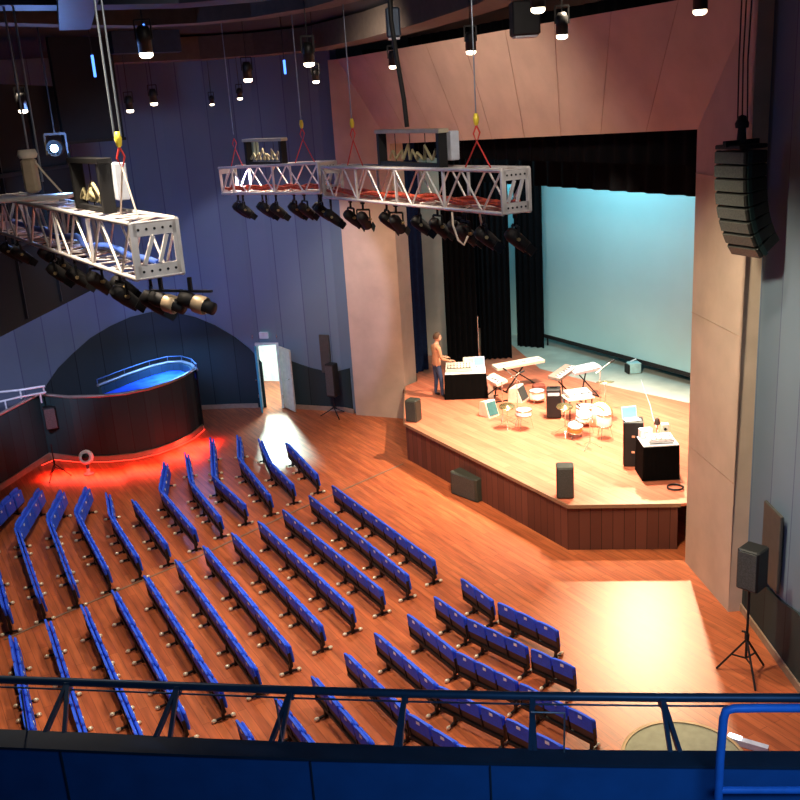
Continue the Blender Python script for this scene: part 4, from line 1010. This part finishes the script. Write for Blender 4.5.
arc_beam('air_duct', [(-20, 8), (80, 8), (180, 6), (250, 0), (320, -12)], 10.15, .6, .4, M_duct, 'blue-grey duct along the very top left of the ceiling', 'duct')
arc_beam('air_duct', [(112, 54), (150, 53), (180, 52)], 10.15, .3, .45, M_duct, 'short blue-grey duct beside the blue tube lamp', 'duct')
arc_beam('catwalk', [(330, 30), (380, 22), (420, 12)], 10.5, .6, .08, M_duct, 'short dark catwalk plate above the top left of the pale header', 'catwalk')
arc_beam('air_duct', [(75, 30), (78, 5), (80, -10)], 9.95, .4, .15, M_duct, 'blue-grey duct stub pointing away at the top left', 'duct')
PEN = None
def pendant(px, py, y, s, kind, label):
    p = aty(px, py, y); t = thing('pendant_lamp', label, 'ceiling lamp', tuple(p), 0, 'pendant lamps under the ceiling')
    h = .27*s; r = .078*s
    MB().lathe((0, 0, 0), [(r*.98, .01), (r, .0), (r, h*.8), (r*.7, h), (0, h)], 14).obj('lamp_can', M_frame if kind != 'dk' else M_duct, t)
    MB().lathe((0, 0, 0), [(r*.93, .012), (r*.93, -.03*s), (r*.6, -.05*s), (0, -.055*s)], 14).obj('lit_lens', M_lampon if kind != 'sm' else M_lampdim, t)
    MB().cyl((0, 0, h), (0, 0, CZ-p.z), .008, n=5).obj('drop_rod', M_frame, t)
    MB().bar((-r*1.1, 0, h*.5), (-r*1.1, 0, h+.08), .02).bar((r*1.1, 0, h*.5), (r*1.1, 0, h+.08), .02).bar((-r*1.1, 0, h+.08), (r*1.1, 0, h+.08), .02).obj('bracket', M_frame, t)
    return p
for (px, py, y, s, k, lab) in [(146, 53, 14, 1.3, '', 'wide lit pendant lamp below the blue tube, top left'), (23, 110, 15, .9, '', 'lit pendant lamp farthest to the left, above the tan hoist'),
    (111, 115, 23, .8, '', 'lit pendant lamp left of the pair beside the double cable'), (130, 110, 22, 1.1, '', 'lit pendant lamp just right of the double cable'), (154, 103, 22, 1.1, '', 'lit pendant lamp before the blue wall, next right of the one beside the double cable'),
    (212, 104, 25, .75, '', 'small lit pendant lamp before the blue wall, lower of the centre pair'), (240, 98, 24, .85, '', 'small lit pendant lamp before the blue wall, upper of the centre pair'),
    (248, 79, 20, 1.2, '', 'lit black pendant can above the truss before the blue wall'), (309, 63, 14, 1.0, '', 'large lit pendant can left of the pale header'), (316, 81, 20, .9, '', 'small lit pendant can just below the large one left of the header'),
    (393, 66, 17, .9, '', 'lit pendant can in front of the left part of the pale header'), (471, 51, 15, 1.0, '', 'lit pendant can in front of the middle of the pale header'),
    (562, 35, 13, 1.0, '', 'lit pendant can in front of the right part of the pale header'), (538, 8, 9.5, .9, '', 'bright lit pendant lamp at the top edge of the view, above the header'),
    (700, 10, 11, 1.0, '', 'bright lit pendant lamp at the top right near the right pier')]:
    pendant(px, py, y, s, k, lab)
for (px, py, y, w, h, d, lab) in [(525, 36, 12.5, .34, .4, .34, 'black box fixture hanging beside the bright lamp above the header'), (394, 38, 13, .18, .36, .2, 'blue-grey can fixture hanging over the black curved cable')]:
    p = aty(px, py, y); t = thing('hanging_fixture', lab, 'ceiling fixture', tuple(p)); MB().box((0, 0, h/2), (w, d, h), bev=.02).obj('housing', M_black if w > .2 else M_duct, t); MB().cyl((0, 0, h), (0, 0, CZ-p.z), .012, n=5).obj('drop_rod', M_frame, t); MB().box((0, 0, -.01), (w*.8, d*.8, .02)).obj('lens', M_greybox, t)
for (a_, b_, y, lab) in [((143, 24), (146, 52), 14.05, 'glowing blue tube above the wide pendant lamp, top left'), ((92, 55), (95, 77), 15, 'glowing blue tube left of the double cable, top left'), ((284, 60), (285, 74), 17, 'small glowing blue tube left of the large pendant can')]:
    p, q_ = aty(*a_, y), aty(*b_, y); bt_ = thing('blue_tube_lamp', lab, 'lamp', tuple(p)); MB().cyl((0, 0, 0), (0, 0, q_.z-p.z), .02, n=8).obj('lit_tube', M_tubeblue, bt_); MB().cyl((0, 0, 0), (0, 0, CZ-p.z), .008, n=5).obj('hanger', M_frame, bt_)
# blue-white effect light
p = aty(57, 148, 16); t = thing('moving_head_light', 'dazzling blue-white effect light shining above the left truss', 'stage light', tuple(p))
MB().lathe((0, .12, 0), [(0, 0), (.1, .02), (.13, .2), (.13, .26)], 12, Vector((0, -1, 0))).obj('lamp_head', M_black, t); MB().lathe((0, -.14, 0), [(.06, 0), (.05, .02), (0, .03)], 12, Vector((0, -1, 0))).obj('lens', M_lampblue, t)
MB().bar((-.17, 0, -.1), (-.17, 0, .22), .03).bar((.17, 0, -.1), (.17, 0, .22), .03).bar((-.17, 0, .22), (.17, 0, .22), .04).cyl((0, 0, .22), (0, 0, CZ-p.z), .012, n=5).obj('yoke', M_black, t)
p = aty(57, 147, 15.5); lamp('POINT', 'effect_light', p, (.2, .4, 1), 130, size=.05)

# ------------------------------------------------------------------ dark gallery at upper left
ga = [at(0, 337, 5.0), at(90, 291, 5.0)]; g0 = ga[0]+(ga[0]-ga[1]).normalized()*4; g1 = ga[1]
gal = thing('side_gallery', 'dark gallery box projecting from the left wall above the seats', 'gallery', (g0.x, g0.y, 5))
o = Vector((g0.x, g0.y, 0)); gp = [v3(g0, 0)-o, v3(g1, 0)-o, Vector((-14.0, g1.y+.9, 0))-o, Vector((-14.0, g0.y, 0))-o]
MB().prism([p for p in gp], (0, 0, 4.6)).obj('gallery_body', mat('dark_gallery_paint', (.003, .005, .008), .95), gal)
rr = MB()
for z in (1.55, 2.9): rr.bar(gp[0]+Vector((.03, 0, z)), gp[1]+Vector((.03, 0, z)), .06, .08)
for k in range(6): q_ = gp[0].lerp(gp[1], k/5); rr.bar(q_+Vector((.03, 0, .1)), q_+Vector((.03, 0, 4.5)), .05)
rr.obj('gallery_framing', M_frame, gal)

a_, b_ = aty(50, 60, 21.5), aty(112, 60, 22.5); b1_ = aty(112, 138, 22.5)
mk = thing('ceiling_stand_in', 'black board standing in for dark ceiling structure before the blue wall, upper left', 'masking', tuple(v3((a_+b_)/2, b1_.z)), math.atan2((b_-a_).y, (b_-a_).x))  # added dark board in place of the ceiling structure there
MB().box((0, 0, (CZ-b1_.z)/2-.02), ((b_-a_).xy.length, .12, CZ-b1_.z-.04)).obj('flat_board', mat('black_flat', (.006, .008, .011), .9), mk)
MB().box((0, 0, -.03), ((b_-a_).xy.length+.06, .16, .06)).obj('bottom_batten', M_frame, mk)

# ------------------------------------------------------------------ balcony in the foreground
zr = aty(400, 692, 4.6).z
rp = [at(x, y, zr) for x, y in ((-60, 676.5), (0, 679.5), (70, 682), (180, 686), (287, 690), (405, 693.5), (532, 696), (662, 697.5), (800, 698), (860, 698))]
bal = thing('balcony_front', 'blue balcony front with dark ledge, slim rail and slanting flat posts, across the bottom', 'balcony', tuple(v3(rp[5], 0))); o = v3(rp[5], 0)
MB().tube([p-o for p in rp], .024, 10).obj('top_rail', M_rail, bal)
zl = aty(400, 745, 4.32).z
outer = [at(x, y, zl) for x, y in ((-60, 726), (0, 729), (100, 733), (200, 738), (300, 742), (400, 745.5), (500, 748), (600, 750), (700, 750.5), (800, 751), (860, 751))]
inner = [at(x, y, zl) for x, y in ((-60, 744), (0, 747), (100, 751), (200, 755), (300, 758.5), (400, 761), (500, 763), (600, 765), (700, 766), (800, 767), (860, 767))]
def ribbon(A_, B_, dz, name, m):
    mb = MB(); P = []; n = len(A_)
    for a_, b_ in zip(A_, B_): P += [a_-o, b_-o, b_-o-Vector((0, 0, dz)), a_-o-Vector((0, 0, dz))]
    mb.add(P, [[4*i+k, 4*i+4+k, 4*i+4+(k+1) % 4, 4*i+(k+1) % 4] for i in range(n-1) for k in range(4)]+[[3, 2, 1, 0], [4*n-4, 4*n-3, 4*n-2, 4*n-1]]); return mb.obj(name, m, bal)
ribbon(outer, inner, .015, 'ledge', M_ledge)
iw = [a_.lerp(b_, .80) for a_, b_ in zip(outer, inner)]; ow = [a_.lerp(b_, .25) for a_, b_ in zip(outer, inner)]
ow = [Vector((p.x, p.y, zl-.017)) for p in ow]; iw = [Vector((p.x, p.y, zl-.017)) for p in iw]
ribbon(ow, iw, 1.25, 'parapet_wall', M_parapet)
for k in (1.6, 4.1, 5.9, 8.2):
    i = int(k); p = iw[i].lerp(iw[i+1], k-i)-o; MB().bar(p+Vector((0, -.004, -.02)), p+Vector((0, -.004, -1.2)), .008).obj('panel_joint', M_ledge, bal)
wr = MB(); 
for f_ in (.62, ): wr.tube([v3(a_, zl+(zr-zl)*f_)-o for a_ in rp], .006, 6)
wr.obj('guard_wire', M_rail, bal)
def oline(px): return min(((abs(projx(p_)-px), p_) for p_ in [outer[i].lerp(outer[i+1], t/20) for i in range(len(outer)-1) for t in range(20)]), key=lambda v: v[0])[1]
for px, fa, fb in ((68, 46, 64), (178, 154, 168), (291, 270, 279), (405, 395, 401), (532, 530, 535), (662, 668, 679)):
    a_ = min(range(len(rp)-1), key=lambda i: abs((projx(rp[i])+projx(rp[i+1]))/2-px))
    x0, x1 = projx(rp[a_]), projx(rp[a_+1]); t_ = (px-x0)/(x1-x0); p = rp[a_].lerp(rp[a_+1], t_)-o
    pm = MB()
    for f_ in (fa, fb): pm.bar(p, oline(f_)-o+Vector((0, -.02, -.02)), .022, .03)
    pm.box((p.x, p.y, p.z-.02), (.03, .05, .06)); pm.obj('rail_post', M_rail, bal)
# floor of the balcony behind the parapet
struct('trim_6', MB().box((0, 1.9, zl-1.25), (13, 5.2, .12)), M_ledge)
# thin rods standing on the ledge
for (px, y0, y1, lab) in ((279, 700, 742, 'thin pale rod standing on the ledge left of the middle'), (24, 690, 731, 'thin pale rod standing on the ledge at the far left')):
    b_ = at(px+3, y1, zl); t_ = aty(px-3, y0, b_.y); tag(MB().cyl((b_.x, b_.y, zl-.02), t_, .005, n=6).obj('thin_rod', M_cable), lab, 'rod')
b_ = at(564, 752, zl); wb = thing('wire_bracket', 'thin pale wire bracket hooked between a rail post and the ledge', 'bracket', tuple(b_))
t_ = aty(564.5, 713, b_.y)-b_; l_ = aty(531, 712, b_.y)-b_; MB().cyl((0, 0, -.02), t_, .005, n=6).obj('upright', M_cable, wb); MB().cyl(t_, l_, .005, n=6).obj('cross_wire', M_cable, wb)
# bright blue handrail at right
Y = 3.9; hp = [aty(717, 830, Y), aty(720, 760, Y), aty(723.5, 718, Y), aty(726, 711, Y), aty(733, 708.5, Y), aty(760, 708, Y), aty(830, 708, Y)]
hr_ = thing('handrail', 'bright blue tube handrail with rounded corner at the bottom right', 'handrail', tuple(hp[0])); o2 = hp[0]
MB().tube([p-o2 for p in hp], .021, 12).obj('bent_tube', M_railbright, hr_)
MB().cyl(aty(719, 790, Y)-o2, aty(830, 790, Y)-o2, .019, n=12).obj('lower_bar', M_railbright, hr_)
hp2 = aty(830, 708, Y)-o2; MB().cyl(hp2, hp2-Vector((0, 0, 1.0)), .021, n=12).obj('far_post', M_railbright, hr_)
# round low podium and light tube below the balcony
p = at(684, 768); dc = thing('round_podium', 'low round grey-green podium on the floor, half hidden by the ledge', 'podium', tuple(p))
MB().lathe((0, 0, 0), [(.0, 0), (.78, 0), (.80, .05), (.80, .12), (.78, .14), (0, .14)], 40).obj('disc', mat('grey_green_carpet', (.30, .30, .2), .8), dc); MB().lathe((0, 0, 0), [(.80, .09), (.83, .1), (.83, .15), (.78, .155)], 40).obj('rim', mat('tan_rim', (.55, .38, .2), .5), dc)
a_, b_ = at(727, 741), at(768, 753); lt = thing('light_batten', 'short white light batten lying on the floor beside the round podium', 'lamp', tuple(a_)); d = b_-a_
MB().bar((0, 0, .05), d+Vector((0, 0, .05)), .09, .09).obj('housing', M_greybox, lt); MB().bar((.02, 0, .105), d*.35+Vector((0, 0, .105)), .07, .03).obj('lit_tube', M_tube, lt)

# ------------------------------------------------------------------ light
w = bpy.data.worlds.new('world'); S.world = w; w.use_nodes = True
w.node_tree.nodes['Background'].inputs[0].default_value = (.10, .16, .35, 1); w.node_tree.nodes['Background'].inputs[1].default_value = .05
WARM = (1, .74, .50)
# house lamps over the floor
for x, y, e in ((-1, 18, 380), (-4.5, 20, 300), (-1.5, 12, 420), (2.8, 13, 420), (-6, 15, 330), (-3, 8.5, 330)):
    lamp('SPOT', 'house_lamp', (x, y, 10.3), (1, .80, .60), e*5, (x*.9, y-.3, 0), size=.2, spot=84, blend=.8)
# stage lamps above the stage, one of them also throwing the bright patch past the pier
lamp('SPOT', 'back_stage_lamp', (6.6, 24.2, 6.9), (1, .80, .50), 8000, (4.2, 14.3, 0), size=.14, spot=24, blend=1)
lamp('SPOT', 'stage_lamp', (4.5, 22.2, 8.8), (1, .78, .58), 8200, (3.4, 22.2, .9), size=.2, spot=75, blend=.8)
lamp('SPOT', 'stage_lamp', (1.8, 14.2, 7.7), (1, .78, .56), 4300, (3.4, 22.5, .9), size=.12, spot=50, blend=.7)
lamp('SPOT', 'stage_lamp', (4.9, 20.2, 8.6), (1, .86, .7), 5500, (4.9, 20.4, .9), size=.2, spot=75, blend=.8)
lamp('SPOT', 'pier_fill', (-1.5, 18, 9.8), (1, .78, .60), 700, (2, 21, 8.3), size=.3, spot=95, blend=.8)  # added fill lights for the header and piers, with no fixture
lamp('SPOT', 'pier_fill', (1.2, 11.5, 9.6), (1, .88, .62), 2600, (5.4, 15.4, 2.2), size=.3, spot=62, blend=.8)
lamp('SPOT', 'pier_fill', (-2.6, 22.2, 8.5), (1, .78, .52), 1100, (-.3, 26.8, 2.4), size=.3, spot=60, blend=.9)
# cyan wash on the screen and the back of the stage
lamp('AREA', 'screen_wash', (4.3, 25.8, 8.4), (.36, .86, 1), 430, (6.2, 27.3, 3.0), sx=5, sy=.5)
lamp('AREA', 'cyc_wash', (4.6, 30.6, 7.5), (.25, .8, 1), 70, (4.2, 31.6, 4), sx=.6, sy=.3)
# blue wash on the back wall
lamp('SPOT', 'wall_wash', (-6, 17, 7.8), (.25, .50, 1), 1000, (-6.0, 28, 5.0), size=.3, spot=70, blend=1)
lamp('SPOT', 'wall_wash', (-2.5, 17.5, 7.7), (.70, .68, 1), 2600, (-3.4, 28, 3.2), size=.12, spot=40, blend=.3)
lamp('SPOT', 'wall_wash', (-9, 20, 4.2), (.70, .62, 1), 1000, (-11.5, 28, 2.6), size=.2, spot=75, blend=.6)
lamp('SPOT', 'wall_wash', (2.5, 8, 8.0), (.62, .58, 1), 700, (5.7, 11, 2.0), size=.3, spot=48, blend=.8)
# doorway light
m_ = (WP[iA]+WP[iB])/2
lamp('AREA', 'corridor_lamp', (m_.x+out.x*1.6, m_.y+out.y*1.6, 2.7), (.75, 1, .93), 210, (m_.x, m_.y, .6), sx=.8, sy=.5)
q_ = at(281, 436); dq = Vector((q_.x-m_.x, q_.y-m_.y, 0)).normalized()*-2.3; lamp('SPOT', 'corridor_spot', (m_.x+dq.x, m_.y+dq.y, 2.75), (.7, 1, .88), 2300, (q_.x, q_.y, 0), size=.1, spot=32, blend=.6)
# red strip, booth glow
for px, py in ((70, 470), (110, 470), (150, 463), (185, 450), (200, 440)):
    p = at(px, py); lamp('AREA', 'red_strip_lamp', (p.x+.0, p.y-.38, .16), (1, .05, .03), 44, (p.x, p.y-.38, 0), sx=1.1, sy=.55)
q_ = O+cc; lamp('AREA', 'booth_glow', (q_.x, q_.y, 2.4), (.15, .35, 1), 130, (q_.x, q_.y, 0), sx=1.2, sy=1)
# blue and white light from behind on the balcony front and trusses
lamp('AREA', 'balcony_wash', (1.6, 1.6, 7.6), (.3, .6, 1), 42, (1.4, 4.4, 4.4), sx=2, sy=.5)
lamp('SPOT', 'truss_wash', (-.5, 6.0, 10.6), (1, .88, .75), 900, (-2.6, 9, 7.9), size=.2, spot=60, blend=.8)
lamp('SPOT', 'truss_wash', (1.2, 7.5, 10.6), (1, .85, .72), 1100, (-.2, 13, 7.9), size=.2, spot=70, blend=.8)
S.view_settings.view_transform = 'Standard'; S.view_settings.look = 'None'; S.view_settings.gamma = 1; S.view_settings.exposure = 0
